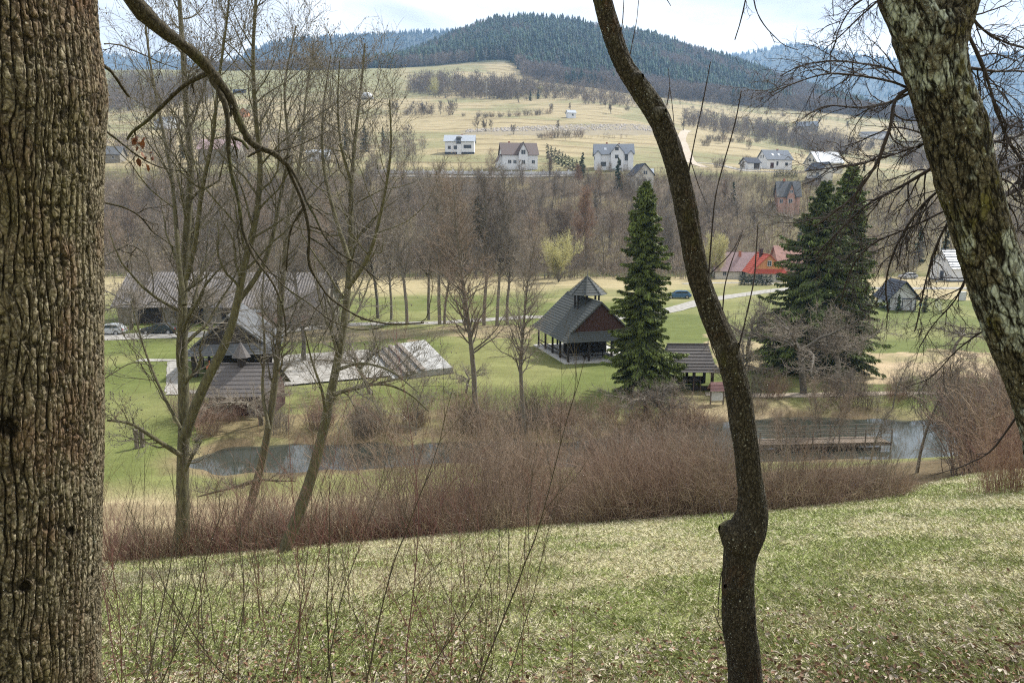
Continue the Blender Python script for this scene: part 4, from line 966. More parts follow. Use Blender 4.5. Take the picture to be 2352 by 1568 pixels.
mini_bare('bare_forest', Pp[decid], rng.uniform(11, 18, n), cols, rng, 60, .27, .15, thin=.016)
# trees of the clearing edge and the bands between the fields
band_regions = [  # polygon in the picture, count, height range
 ([(940, 195), (1040, 188), (1180, 200), (1345, 208), (1345, 230), (1180, 230), (1000, 226), (940, 212)], 620, (10, 17)),
 ([(1345, 186), (1700, 232), (1850, 250), (1850, 262), (1640, 240), (1345, 214)], 520, (8, 15)),
 ([(1340, 222), (1480, 232), (1560, 252), (1480, 250), (1340, 240)], 170, (8, 12)),
 ([(250, 180), (470, 182), (500, 205), (480, 240), (380, 252), (250, 262)], 800, (9, 14)),
 ([(1570, 268), (1680, 284), (1790, 300), (1900, 318), (2010, 345), (1900, 362), (1760, 326), (1640, 305), (1575, 290)], 760, (7, 12)),
 ([(1990, 330), (2352, 372), (2600, 400), (2600, 440), (2352, 425), (2100, 396)], 900, (8, 13)),
 ([(240, 268), (700, 262), (900, 262), (930, 268), (900, 274), (240, 282)], 120, (3, 8)),
 ([(930, 255), (1045, 258), (1050, 266), (930, 268)], 60, (4, 9)),
 ([(1095, 268), (1250, 262), (1255, 266), (1100, 274)], 50, (2, 5)),
 ([(240, 318), (900, 318), (1000, 345), (900, 372), (240, 372)], 420, (3, 10)),
 ([(1520, 232), (1800, 262), (2000, 280), (2000, 286), (1790, 270), (1520, 240)], 90, (3, 7)),
 ([(1240, 318), (1440, 314), (1440, 320), (1240, 324)], 40, (1.5, 3)),
 ([(950, 398), (1560, 400), (1700, 408), (1990, 420), (1990, 450), (1500, 425), (950, 415)], 260, (1.5, 4)),
 ([(2050, 285), (2352, 320), (2600, 330), (2600, 372), (2352, 360), (2100, 330)], 600, (8, 13))]
for poly, cnt, hr_ in band_regions:
    ys = [p_[1] for p_ in poly]; xs = [p_[0] for p_ in poly]; pts = []; tries = 0
    while len(pts) < cnt and tries < cnt * 12:
        tries += 1; x, y = rng.uniform(min(xs), max(xs)), rng.uniform(min(ys), max(ys))
        if inside(np.array([x]), np.array([y]), poly)[0]: pts.append(hit(x, y))
    pts = np.array(pts); n = len(pts); tone = rng.rand(n, 1)
    cols = (np.array([.15, .125, .11]) * tone + np.array([.21, .165, .125]) * (1 - tone)) * rng.uniform(.75, 1.2, (n, 1))
    mini_bare('bare_woodland', pts, rng.uniform(*hr_, n) * rng.choice([.45, .8, 1.], n), cols, rng, 80, .34, .06, thin=.012)

# ------------------------------------------------------------------ single bushes and small trees on the fields
small_protos = []
for sd in range(4):
    r_ = np.random.RandomState(100 + sd)
    a_, b_ = bare_tree(120 + sd, 8, .16, 'multi' if sd % 2 else 'round', tw=.035, dens=.8, mats=(bark_grey, twig_grey), name='field_tree'); small_protos.append((a_, b_))
bush_protos = [shrub_mesh(140 + s, 2.4, 46, 3.2, .02, twig_warm if s == 1 else twig_grey, 'field_bush', .03, 4) for s in range(3)]
field_trees = [(830 + 80, 262, 26), (905, 262, 30), (948, 263, 30), (975, 264, 32), (1012, 264, 34), (1040, 264, 36), (1096, 305, 40), (1117, 303, 30), (1128, 302, 28), (1180, 310, 24), (1283, 305, 30), (1193, 237, 34), (1288, 230, 16), (1268, 260, 22), (1310, 258, 22), (1404, 262, 26), (1125, 228, 28), (1105, 226, 26), (1390, 250, 20), (1570, 300, 26), (1612, 272, 22), (1645, 278, 20), (1750, 322, 18), (1880, 285, 16), (1946, 300, 22), (1720, 345, 20), (1840, 372, 26), (1700, 395, 30), (1660, 330, 34), (2000, 345, 20)]
for i, (x, y, hp) in enumerate(field_trees):
    p = hit(x, y); hm = hp / F * p[1]; near_ = 'left of the white hut' if x < 1290 else 'right of the white hut' if x < 1500 else 'right of the curved middle trunk'
    put('field_tree', 'small bare tree standing alone on the dry hillside field, ' + near_, 'tree', small_protos[i % 4], p, i * 1.7, hm / 8, 'small bare trees on the hillside fields')
field_bushes = [(932, 262), (986, 262), (1100, 270), (1115, 271), (1130, 270), (1150, 270), (1170, 269), (1190, 268), (1210, 266), (1235, 265), (1260, 262), (1065, 268), (1240, 318), (1260, 318), (1280, 317), (1300, 316), (1330, 315), (1630, 322), (1645, 325), (1660, 326), (1680, 327), (1700, 328), (1720, 328), (1740, 328), (1620, 335), (1760, 262), (1800, 268), (1650, 385), (1715, 372), (1480, 262), (1440, 254), (1500, 256)]
for i, (x, y) in enumerate(field_bushes):
    p = hit(x, y); put('field_bush', 'low brown bush in a broken hedge line across the dry hillside fields', 'bush', [bush_protos[i % 3]], p, i * 2.1, rng.uniform(.8, 1.7), 'low bushes on the hillside fields')
# rubble on the field beside the hut
g = np.random.RandomState(41); n = 900; pts = []
for k in range(n):
    x = g.uniform(1070, 1550); pts.append(hit(x, g.uniform(*np.interp(x, [1070, 1250, 1450, 1550], [299, 289, 286, 297]) + np.array([0, 14]) * np.interp(x, [1070, 1300, 1550], [.4, 1, .8]))))
V_, T_ = buds(g, np.zeros((n, 3)), 1.0); V_ = V_.reshape(n, 5, 3) * g.uniform(.3, 1.0, (n, 1, 3)) * [1.2, 1, .5] + np.array(pts)[:, None]
o = link('rubble', mesh_np('rubble', V_.reshape(-1, 3), [T_.reshape(-1, 3)], mat('field_stone', (.34, .31, .28), .9, (.22, .2, .18), .5, bs=0))); setp(o, kind='stuff')
# small firs on the hillside
fir_small = None
def make_spruce(seed, Ht, Rb, nb, ns, spray, col, lean=0, shape=None, name='spruce', low=.04, droop=.35, mt=None, k2=0):
    """returns trunk mesh and foliage mesh: limbs in ragged whorls carrying hanging sprays of needles"""
    r_ = np.random.RandomState(seed); T = TB(); p = np.stack([np.linspace(0, lean, 12), np.zeros(12), np.linspace(-.3, Ht, 12)], 1)
    T.add(p, np.linspace(Ht * .016, Ht * .0015, 12), 8)
    t = low + (1 - low) * (np.arange(nb) + r_.rand(nb)) / nb; a = r_.uniform(0, 2 * pi, nb)
    sh = shape(t) if shape else (1 - t) ** .8
    az = 1 + .2 * np.sin(a * 2 + seed) + .22 * np.sin(a * 3 + seed * 2 + t * 14) + .14 * np.sin(a * 5 + t * 40)
    Lb = Rb * sh * az * r_.uniform(.65, 1.15, nb) + Ht * .008
    P0 = np.stack([lean * t, 0 * t, Ht * t], 1); rise = np.interp(t, [0, .5, .9, 1], [-.15, .05, .7, 1.6])
    D = unit(np.stack([np.cos(a), np.sin(a), rise + r_.normal(0, .22, nb)], 1)); n = 9; st = (Lb / (n - 1))[:, None]; pts = [P0]; d = D; pp = P0
    for i in range(n - 1):
        d = unit(d + [0, 0, -droop * .22 * (1 if i < 5 else -1.2)] + r_.normal(0, .05, d.shape)); pp = pp + d * st; pts.append(pp)
    pts = np.stack(pts, 1); T.add(pts, (Ht * .0022 + 0 * Lb)[:, None] * np.linspace(1, .25, n)[None], 4)
    # sprays
    w = Lb / Lb.sum(); bi = r_.choice(nb, ns, p=w); ft = r_.rand(ns) ** .75 * (n - 1.001); i0 = ft.astype(int); fa = (ft - i0)[:, None]
    c = pts[bi, i0] * (1 - fa) + pts[bi, i0 + 1] * fa; tg = unit(pts[bi, i0 + 1] - pts[bi, i0]); side = unit(np.cross(tg, [0, 0, 1.]))
    sg = r_.choice([-1, 1], (ns, 1)); wd_ = (Lb[bi] * .20 * (1.1 - ft / n))[:, None] * r_.rand(ns, 1)
    c = c + side * sg * wd_ + [0, 0, -.10] * r_.rand(ns, 1) * spray * 3 + r_.normal(0, .04 * spray, c.shape)
    dr = unit(tg * .6 + side * sg * r_.uniform(.1, .9, (ns, 1)) + np.array([0, 0, -1.]) * r_.uniform(.2, 1.9, (ns, 1))) * spray * r_.uniform(.5, 1.3, (ns, 1))
    wv = unit(np.cross(dr, r_.normal(0, 1, dr.shape))) * spray * r_.uniform(.10, .2, (ns, 1))
    V = np.stack([c - wv, c + wv, c + dr * .7 + wv * .7, c + dr, c + dr * .6 - wv * .8], 1)
    Q = np.array([[0, 1, 2, 4]])[None] + 5 * np.arange(ns)[:, None, None]; Tt = np.array([[4, 2, 3]])[None] + 5 * np.arange(ns)[:, None, None]
    ten = (ft / (n - 1))[:, None]; cl = np.array(col) * r_.uniform(.55, 1.35, (ns, 1)) * (.5 + 1.0 * r_.rand(nb)[bi][:, None]) + np.array([.03, .035, .0]) * (ten > .8) * r_.rand(ns, 1)
    cc = np.repeat(cl, 5, axis=0)
    return T.mesh(name + '_trunk', bark_grey), mesh_np(name + '_foliage', V.reshape(-1, 3), [Q.reshape(-1, 4), Tt.reshape(-1, 3)], mt or needle_near, False, cc)
needle_near = mat('needles', (1, 1, 1), .7, (1, 1, 1), 1, bs=0, attr=True, spec=.2)
fir_lo = [make_spruce(300 + s, 8, 1.6, 60, 2600, .42, (.03, .05, .028), shape=lambda t: (1 - t) ** .9, name='small_fir') for s in range(2)]
FP = ('trunk', 'foliage')
for i, (x, y, hp, lb) in enumerate([(1420, 432, 66, 'blue green fir close to the small grey house'), (1388 - 50, 396, 44, 'dark round topped yew left of the tall white house'), (1683, 470, 50, 'dark narrow fir in the bare woods left of the brick house'), (1218, 232, 24, 'taller of two dark firs on the upper field'), (1236, 228, 22, 'right one of two dark firs on the upper field'), (1160, 220, 20, 'small dark fir above the hedge band'), (1063, 195, 20, 'dark fir at the clearing foot'), (795, 345, 62, 'dark fir behind the alder crowns, left'), (838, 350, 56, 'broad dark fir behind the alder crowns'), (880, 340, 44, 'dark fir nearest the right of the alder crowns'), (690, 330, 50, 'dark fir behind thin twigs on the left hillside'), (420, 365, 50, 'grey green fir below the white cottage'), (1952, 395, 20, 'dark shrub left in the hedge behind the bright roofed house'), (1968, 394, 20, 'middle dark shrub in the hedge behind the bright roofed house'), (1984, 393, 19, 'right dark shrub in the hedge behind the bright roofed house'), (2168, 620, 90, 'dark fir left of the white house behind the lane'), (2110, 600, 80, 'dark green fir behind the hanging twigs, right'), (1838, 560, 60, 'pale green fir behind the right spruce')]):
    p = hit(x, y); put('fir', lb, 'fir', fir_lo[i % 2], p, i * 1.3, (np.array([1.35, 1.35, 1]) if 'yew' in lb or 'broad' in lb or 'shrub' in lb else np.array([1., 1, 1])) * hp / F * p[1] / 8, 'firs on the hillside', FP)
# sloping dark hedge of thuja beside the brown roofed house and the little row right
thuja = make_spruce(320, 3, .6, 60, 1500, .16, (.025, .045, .03), shape=lambda t: .55 + .45 * np.sin(np.clip(1 - t, 0, 1) * pi * .8), name='thuja')
for i in range(11):
    x = 1258 + i * 8.2; y = 356 + i * 4.2; p = hit(x, y + 10); put('thuja', 'dark thuja in the sloping hedge right of the brown roofed house', 'thuja', thuja, p, i, (1.6, 1.6, 1.9 - .05 * i), 'thujas of the sloping hedge', FP)
for i in range(16):
    x = 1779 + i * 3.4; p = hit(x, 405 + (i % 2)); put('thuja', 'small pointed thuja in the row below the white slate roofed house', 'thuja', thuja, p, i, (.55, .55, .72), 'thujas in the row below the white house', FP)
for i in range(9):
    x = 1702 + i * 8.3; p = hit(x, 655); put('thuja', 'dark clipped thuja in the hedge before the red roofed wooden house', 'thuja', thuja, p, i, (1.25, 1.1, .78), 'thujas of the hedge at the red roof', FP)
fir_mid = make_spruce(330, 3, .75, 80, 3500, .17, (.045, .075, .03), shape=lambda t: (1 - t) ** .75, name='young_spruce')
for x, y, hp, lb in ((2063, 714, 38, 'young spruce directly before the utility building'), (2124, 717, 36, 'young spruce right of the utility building'), (1993, 690, 28, 'leftmost young spruce beside the utility building'), (2004, 697, 30, 'second young spruce left of the utility building'), (2016, 702, 34, 'third young spruce left of the utility building'), (2028, 708, 36, 'young spruce at the left corner of the utility building'), (2038, 712, 34, 'young spruce touching the utility building on its left')):
    p = hit(x, y); put('young_spruce', lb, 'spruce', fir_mid, p, x, hp / F * p[1] / 3, 'young spruces round the utility building', FP)
# yellow willows
wmat = mat('willow_catkins', (.52, .49, .22), .8, (.38, .35, .15), 2, bs=0)
wmat2 = mat('willow_twigs', (.42, .38, .18), .8, (.28, .25, .12), 2, bs=0)
def willow(label, x, y, hp, seed, wide=1.0):
    p = hit(x, y); hm = hp / F * p[1]; r_ = np.random.RandomState(seed); T = TB(); K = TB(); ns = 9
    a = r_.uniform(0, 2 * pi, ns); D = np.stack([np.cos(a) * .45, np.sin(a) * .45, np.ones(ns)], 1); pts, rad = extend(r_, np.zeros((ns, 3)), D, hm * r_.uniform(.6, .9, ns), np.full(ns, .10), 9, .1, .02, .3); T.add(pts, rad, 5); Ln = np.full(ns, hm)
    P1, D1, L1, R1 = spawn(r_, pts, rad, Ln, 14, .2, 1, .8, .4, .30, .5); p1, r1 = extend(r_, P1, D1, L1, R1, 7, .12, .12, .3); T.add(p1, r1, 4)
    P2, D2, L2, R2 = spawn(r_, p1, r1, L1, 14, .15, 1, .6, .4, .40, .6); p2, r2 = extend(r_, P2, D2, L2, np.maximum(R2, .012), 5, .15, .08, .5); K.add(p2, r2, 3)
    P3, D3, L3, R3 = spawn(r_, p2, r2, L2, 4, .2, 1, .5, .4, .5, .8); p3, r3 = extend(r_, P3, D3, L3, np.maximum(R3, .012), 3, .15, .08, .7); K.add(p3, r3, 3)
    tp = p3.reshape(-1, 3); up = tp[:, 2] > hm * .35; tp = tp[up]; tp = tp[r_.rand(len(tp)) < .45]
    ex = buds(r_, tp, .06)
    put('willow', label, 'willow', (T.mesh('willow_trunk', bark_grey), K.mesh('willow_crown', wmat2 if wide < 0 else wmat, extra=ex)), p, 0, (abs(wide), abs(wide), 1))
willow('bright yellow green willow in the woods behind the lantern pavilion', 1283, 648, 108, 401, .75)
willow('yellow green willow left of the red roof, behind the curved trunk', 1640, 640, 98, 402, .6)
willow('small yellow willow on the upper field above the hedges', 1001, 226, 48, 403, .55)
willow('pale yellow willow beside the firs on the upper field', 1242, 218, 18, 404, .7)
# ------------------------------------------------------------------ bare woods on the valley side
wood_protos = []
for sd in range(8):
    kind = ['narrow', 'round', 'narrow', 'multi', 'round', 'narrow', 'multi', 'round'][sd]
    mk = [(bark_grey, twig_grey), (bark_grey, twig_warm), (bark_grey, twig_grey), (bark_grey, twig_grey), (bark_grey, twig_warm), (bark_grey, twig_grey), (bark_grey, twig_warm), (bark_grey, twig_grey)][sd]
    wood_protos.append(bare_tree(200 + sd, 15, .17, kind, tw=.019, dens=1.15, mats=mk, name='wood_tree'))
larch = bare_tree(215, 17, .16, 'narrow', tw=.02, dens=2.2, mats=(bark_grey, mat('larch_twigs', (.26, .16, .10), .9, (.19, .115, .075), 3, bs=0)), name='larch')
rng = np.random.RandomState(77)
cnt = 0; places = []
while cnt < 300:
    f = rng.rand(); Y = 178 + 81 * f ** .9; x = rng.uniform(120, 2420)
    if x > 1600 and rng.rand() < .05: continue
    if 1500 < x and Y < 187: continue
    if 1630 < x < 1850 and Y < 212: continue
    if x > 2120 and Y < 205: continue
    Xw = (x - 1176) / F * Y; z = hgt(Xw, Y)
    xp, yp = proj(Xw, Y, z)
    if 1755 < xp < 1850 and Y > 208 and Y < 236: continue
    hm = rng.uniform(12, 18) * (1 - .35 * f) * (1 if f < .72 or 1120 < x < 1345 or x < 960 else .55)
    if xp > 1580: hm *= .72
    sec = 'above the long barn' if xp < 760 else 'behind the tree row by the road' if xp < 1220 else 'above the lantern pavilion' if xp < 1560 else 'above the red roof' if xp < 1850 else 'behind the hanging twigs'
    put('bare_tree', 'bare tree in the grey brown woods ' + sec, 'tree', wood_protos[rng.randint(8)], (Xw, Y, z), rng.uniform(0, 6.28), (hm / 15 * rng.uniform(.9, 1.15),) * 2 + (hm / 15,), 'bare trees of the wooded slope ' + sec); cnt += 1
for x, y, hp, lb in ((1345, 620, 215, 'orange brown leafless larch in the woods left of the tall spruce'), (1330, 440, 70, 'orange brown larch standing below the hillside houses'), (1665, 470, 60, 'light brown larch among the bare trees right of the curved trunk')):
    p = hit(x, y); put('larch', lb, 'larch', larch, p, x, hp / F * p[1] / 17, None)
# brushwood on the slope: one mass
Y = rng.uniform(180, 272, 9500); x = rng.uniform(60, 2500, 9500); keep = ~((x > 1620) & (x < 1860) & (Y < 200)) & ~((x > 1650) & (rng.rand(9500) < .12)) & ~((x > 2100) & (Y < 200))
Xw = (x - 1176) / F * Y; Pp = np.stack([Xw, Y, hgt(Xw, Y)], 1)[keep]; n = len(Pp); tone = rng.rand(n, 1)
cols = (np.array([.23, .20, .165]) * tone + np.array([.30, .235, .175]) * (1 - tone)) * rng.uniform(.7, 1.2, (n, 1))
mini_bare('brushwood', Pp, rng.uniform(2, 7.5, n) * (1 - .6 * sst(235, 262, Pp[:, 1])), cols, rng, 38, .42, .0, thin=.009)
# ------------------------------------------------------------------ trees and shrubs in the valley
row_protos = [bare_tree(500 + s, 22, .30, 'narrow', tw=.018, dens=1.8, mats=(bark_grey, twig_grey), name='tall_tree') for s in range(4)]
def pt(name, label, cat, protos, i, x, y, hp, base=22, group=None, rz=0, wide=1, tilt=(0, 0), parts=('trunk', 'crown')):
    p = hit(x, y); s = hp / F * p[1] / base; return put(name, label, cat, protos[i], p, rz, (s * wide, s * wide, s), group, parts, tilt)
for i, (x, y, hp, lb) in enumerate([(898, 735, 300, 'thin bare tree leftmost in the row by the road'), (935, 746, 372, 'tall bare tree with straight trunk by the road, right of the alders'), (868, 732, 340, 'thin pale trunked tree beside the right alder, at the road'), (1010, 746, 385, 'tall bare tree with forked trunk in the middle of the road row'), (1021, 745, 300, 'thinner tree touching the forked tree of the road row'), (1070, 747, 385, 'tall bare tree left of the ivy green tree by the road'), (1112, 748, 392, 'very tall bare tree just behind the nearer pair of trunks'), (1141, 748, 372, 'bare tree with a broad trunk in the right half of the road row'), (1166, 746, 350, 'rightmost bare tree of the road row, before the pavilion'), (985, 735, 340, 'slim bare tree between the forked tree and its left neighbour'), (800, 735, 330, 'slim tree behind the right alder crown')]):
    pt('tall_tree', lb, 'tree', row_protos, i % 4, x, y, hp, 22, 'tall bare trees beside the road', i * 1.9, .85)
# ivy on one of them
ivy = make_spruce(340, 6, .9, 70, 2600, .22, (.025, .045, .018), shape=lambda t: np.sin(np.clip(t, .05, .97) * pi) ** .7, name='ivy', low=.05)
p = hit(1100, 748); o = thing('ivy', 'dark green ivy clump high on the trunk of a road side tree', 'ivy', (p[0], p[1] - .4, p[2] + 12.2)); link('stem', ivy[0], o); link('leaves', ivy[1], o)
near_row = [bare_tree(520 + s, 20, .26, 'narrow', tw=.011, dens=1.8, mats=(bark_grey, twig_grey if s else twig_warm), name='mid_tree', sides=8) for s in range(2)]
pt('bare_tree', 'nearer straight bare tree left of a pair in front of the pavilion', 'tree', near_row, 0, 1098, 985, 640, 20, 'pair of straight trees before the pond', 0, .95)
pt('bare_tree', 'nearer straight bare tree right of a pair, with many level side twigs', 'tree', near_row, 1, 1203, 1000, 500, 20, 'pair of straight trees before the pond', 2.2, .95)
# tall spruces
sp1 = make_spruce(601, 19, 3.0, 700, 130000, .30, (.10, .128, .036), shape=lambda t: np.interp(t, [0, .08, .16, .28, .45, .7, .9, 1], [.72, .88, 1.0, .80, .62, .48, .25, .03]), name='tall_spruce', low=.07)
p = hit(1470, 905); hm = 488 / F * p[1]; put('spruce', 'tall dark green spruce standing beside the lantern pavilion', 'spruce', sp1, p, .8, hm / 19, 'tall spruces', FP)
sp2 = make_spruce(611, 17, 5.2, 700, 130000, .32, (.082, .108, .034), shape=lambda t: np.interp(t, [0, .1, .25, .45, .65, .85, 1], [.85, 1, .95, .72, .5, .28, .03]), name='tall_spruce', low=.03)
p = hit(1868, 850); hm = 430 / F * p[1]; put('spruce', 'broad dark spruce behind the old fruit trees, right of the curved trunk', 'spruce', sp2, p, .3, hm / 17, 'tall spruces', FP)
p = hit(1925, 822); hm = 440 / F * p[1]; put('spruce', 'slightly taller and lighter spruce behind the broad one', 'spruce', sp1, p, 2.6, np.array([1.35, 1.35, 1]) * hm / 19, 'tall spruces', FP)
# gnarled fruit trees with upright water shoots
def fruit_tree(seed, Ht, tw=.009, lean=0., mt=None):
    r_ = np.random.RandomState(seed); T, K = TB(), TB(); tr, rad = extend(r_, np.array([[0, 0, -.2]]), np.array([[lean, 0, 1.]]), np.array([Ht * .45]), np.array([.17]), 8, .12, .03, .75); T.add(tr, rad, 8)
    top = tr[0, -1]; k = 6; a = 2 * pi * (np.arange(k) + r_.rand(k) * .6) / k
    b, rb = extend(r_, np.tile(top, (k, 1)), np.stack([np.cos(a), np.sin(a), r_.uniform(.2, .7, k)], 1), Ht * r_.uniform(.4, .62, k), np.full(k, .10), 9, .18, -.02, .3); T.add(b, rb, 6); LB = np.full(k, Ht * .5)
    P1, D1, L1, R1 = spawn(r_, b, rb, LB, 10, .15, 1, .8, .4, .45, .5, flat=.3); p1, r1 = extend(r_, P1, D1, L1, R1, 7, .22, .0, .35); T.add(p1, r1, 4)
    P2, D2, L2, R2 = spawn(r_, p1, r1, L1, 10, .1, 1, .9, .4, .45, .5); D2 = D2 + [0, 0, .35]; p2, r2 = extend(r_, P2, D2, L2, np.maximum(R2, tw), 5, .25, .04, .5); K.add(p2, r2, 3)
    P3, D3, L3, R3 = spawn(r_, p2, r2, L2, 4, .1, 1, .8, .4, .5, .8); p3, r3 = extend(r_, P3, D3, L3, np.maximum(R3, tw * .8), 4, .25, .05, .6); K.add(p3, r3, 3)
    n = 130; bi = r_.randint(0, len(p1), n); ii = r_.randint(1, 7, n); P4 = p1[bi, ii]; p4, r4 = extend(r_, P4, np.tile([[0, 0, 1.]], (n, 1)), r_.uniform(.5, 1.1, n), np.full(n, tw), 4, .06, .1, .6); K.add(p4, r4, 3)
    return T.mesh('fruit_tree_trunk', bark_grey), K.mesh('fruit_tree_crown', mt or twig_grey)
ft = [fruit_tree(700, 5.5, .010), fruit_tree(701, 5.0, .009, .3), fruit_tree(702, 6.5, .009)]
for i, x, y, hp, lb, wd in ((0, 1722, 830, 150, 'gnarled old fruit tree between the curved trunk and the right spruce', 1.1), (1, 2192, 808, 110, 'leaning old fruit tree with upright shoots on the right lawn', 1.15), (2, 1845, 905, 215, 'grey twiggy fruit tree in front of the broad spruce', 1.3), (0, 1915, 890, 190, 'second grey fruit tree touching the broad spruce on its right', 1.3), (2, 1700, 905, 130, 'low fruit tree right behind the curved trunk', .9), (1, 1480, 960, 150, 'tangled grey fruit tree at the foot of the tall spruce', 1.3), (0, 1510, 985, 110, 'low tangled fruit bush right below the tall spruce', 1.3), (1, 1325, 1032, 95, 'small crooked willow stump with upright shoots at the pond edge', .9), (2, 1070, 905, 70, 'low grey fruit tree in the lawn before the terrace', 1.6), (0, 2320, 640, 90, 'grey tree at the right edge behind the lane', 1.2)):
    pt('fruit_tree', lb, 'tree', ft, i, x, y, hp, 5.6, 'old fruit trees in the valley', x * .7, wd)
al = [bare_tree(710, 10, .12, 'round', tw=.012, dens=1.5, mats=(bark_grey, twig_grey), name='alder'), bare_tree(711, 9, .10, 'multi', tw=.011, dens=1.2, mats=(bark_grey, twig_warm), name='alder')]
for i, x, y, hp, lb, wd in ((0, 2105, 1086, 330, 'slender alder at the near edge of the right pond', 1.0), (1, 2225, 1075, 260, 'many stemmed reddish shrub tree at the right end of the pond', 1.2), (1, 2330, 1070, 300, 'many stemmed shrub tree at the picture right edge', 1.2), (0, 2050, 940, 130, 'small dark alder on the far bank of the right pond', 1), (0, 1950, 945, 110, 'small bare alder left on the far bank of the right pond', 1), (1, 2160, 945, 120, 'bushy alder behind the right pond', 1.3), (1, 2260, 950, 150, 'dense brown shrub tree behind the right pond', 1.4), (1, 1890, 1040, 200, 'many stemmed alder rising before the foot bridge', 1.1), (1, 1800, 1050, 130, 'small alder before the left end of the foot bridge', 1.1), (0, 2000, 1060, 150, 'small alder before the right end of the foot bridge', 1.1), (1, 1560, 1010, 120, 'grey bushy alder left of the curved trunk by the pond', 1.3), (0, 955, 1000, 150, 'small bare alder by the left pond', 1.1)):
    pt('alder', lb, 'tree', al, i, x, y, hp, 9.5, 'small alders along the pond', x * .9, wd)
# ------------------------------------------------------------------ the thicket below the meadow
th = [shrub_mesh(800 + s, 2.6, 55, 1.9, .0032, [twig_red, twig_warm, twig_red, twig_grey, twig_red2][s], 'thicket_shrub', .0085, 4, .10) for s in range(5)]
for i, x, y, hp, lb, wd in ((2, 300, 758, 120, 'gnarled grey tree before the left end of the long barn', 1.3), (0, 480, 768, 150, 'crooked grey tree between the long barn and the left shelter', 1.3), (1, 640, 775, 150, 'twisted twiggy tree right of the left shelter', 1.4), (2, 700, 830, 170, 'tangled grey tree over the gravel court', 1.2), (0, 850, 905, 170, 'small crooked tree right of the gravel court', 1.1), (1, 600, 975, 170, 'grey tree beside the shingled hut wall', 1.2)):
    pt('fruit_tree', lb, 'tree', ft, i, x, y, hp, 5.6, 'old fruit trees in the valley', x * .7, wd)
for i, (x, y, hp, lb) in enumerate([(330, 742, 250, 'thin bare tree before the left part of the long barn'), (560, 742, 300, 'thin bare tree before the middle of the long barn'), (690, 748, 300, 'thin bare tree at the right end of the long barn'), (760, 750, 330, 'thin bare tree at the barn corner beside the road')]):
    pt('tall_tree', lb, 'tree', row_protos, (i + 1) % 4, x, y, hp, 22, 'tall bare trees beside the road', i * 2.3, 1.0)
rng = np.random.RandomState(5)
def eY(x): return float(np.interp(x, [240, 700, 1300, 1800, 2050, 2200, 2352, 2800], [15.3, 16, 16.8, 16.6, 17.6, 22, 26, 30]))
def thick_h(x): return (.45 + 1.0 * float(fbm(np.array([x * .014]), np.array([.5]), 222, 3)[0])) * float(np.interp(x, [240, 880, 960, 1180, 1240, 1300, 1350, 1650, 1720, 1760, 1800, 2100], [1, .95, 1.05, 1.05, .8, .75, 1.1, 1.1, .8, .8, 1.1, 1])) * float(np.interp(x, [240, 560, 800, 1000, 1300, 1450, 1600, 1700, 1850, 2000, 2100, 2250], [2.0, 2.0, 2.0, 2.0, 1.9, 2.25, 2.2, 2.0, 1.95, 1.5, .6, .5]))
for i in range(118):
    x = 235 + (2110 - 235) * ((i * .618034) % 1); row = i % 4; Y = eY(x) + [.5, 1.3, 2.6, 4.6][row] + rng.uniform(-.3, .5)
    Xw = (x - 1176) / F * Y * 1.12; Xw = (x - 1176) / F * Y * (cP + .44 * sP); z = float(hgt(Xw, Y)); h_ = thick_h(x) * rng.uniform(.5, 1.02) * (1 - .10 * row)
    if x < 900 and i % 5 < 2: continue
    if 900 <= x < 1300 and i % 3 == 0: continue
    if i % 2 and (1210 < x < 1300 or 1690 < x < 1760): continue
    reg = 'on the left under the alders' if x < 760 else 'in the middle' if x < 1300 else 'left of the curved trunk' if x < 1700 else 'right of the curved trunk'
    k = [0, 1, 2, 3, 0, 2][rng.randint(6)] if x > 650 else [0, 4, 3, 1, 4][rng.randint(5)]
    put('thicket_shrub', 'bare reddish brown thicket shrub below the meadow, ' + reg, 'shrub', [th[k]], (Xw, Y, z), rng.uniform(0, 6), (h_ / 2.6 * 1.1, h_ / 2.6 * 1.1, h_ / 2.6), 'thicket shrubs ' + reg)
for i, (x, y, h_) in enumerate([(2270, 1135, 1.9), (2310, 1128, 1.7), (2345, 1130, 2.0), (2380, 1120, 2.0), (2290, 1120, 1.5)]):
    p = hit(x, y); put('thicket_shrub', 'thin reddish shrub alone on the meadow edge at the far right', 'shrub', [th[4 if i % 2 else 0]], p, i, (h_ / 3.4, h_ / 3.4, h_ / 2.6), 'thin shrubs at the right meadow edge')
tall = shrub_mesh(840, 3.6, 26, 1.6, .0042, twig_warm, 'tall_shrub', .013, 7, .07)
for i, (x, dY, h_) in enumerate([(880, 3, 3.0), (935, 2, 3.3), (985, 4, 3.4), (1040, 2.5, 3.2), (1085, 4, 3.6), (1130, 3, 3.4), (1180, 4.5, 3.5), (1235, 3, 3.1), (1290, 5, 3.0), (1345, 6, 3.2), (820, 5, 3.0), (1580, 6, 3.0), (1500, 5, 3.2)]):
    Y = eY(x) + dY; Xw = (x - 1176) / F * Y * (cP + .42 * sP); put('tall_shrub', 'tall light brown shrub standing above the thicket in the middle', 'shrub', [tall], (Xw, Y, float(hgt(Xw, Y))), i * 2.2, (h_ / 3.6 * 1.0,) * 3, 'tall shrubs above the thicket')
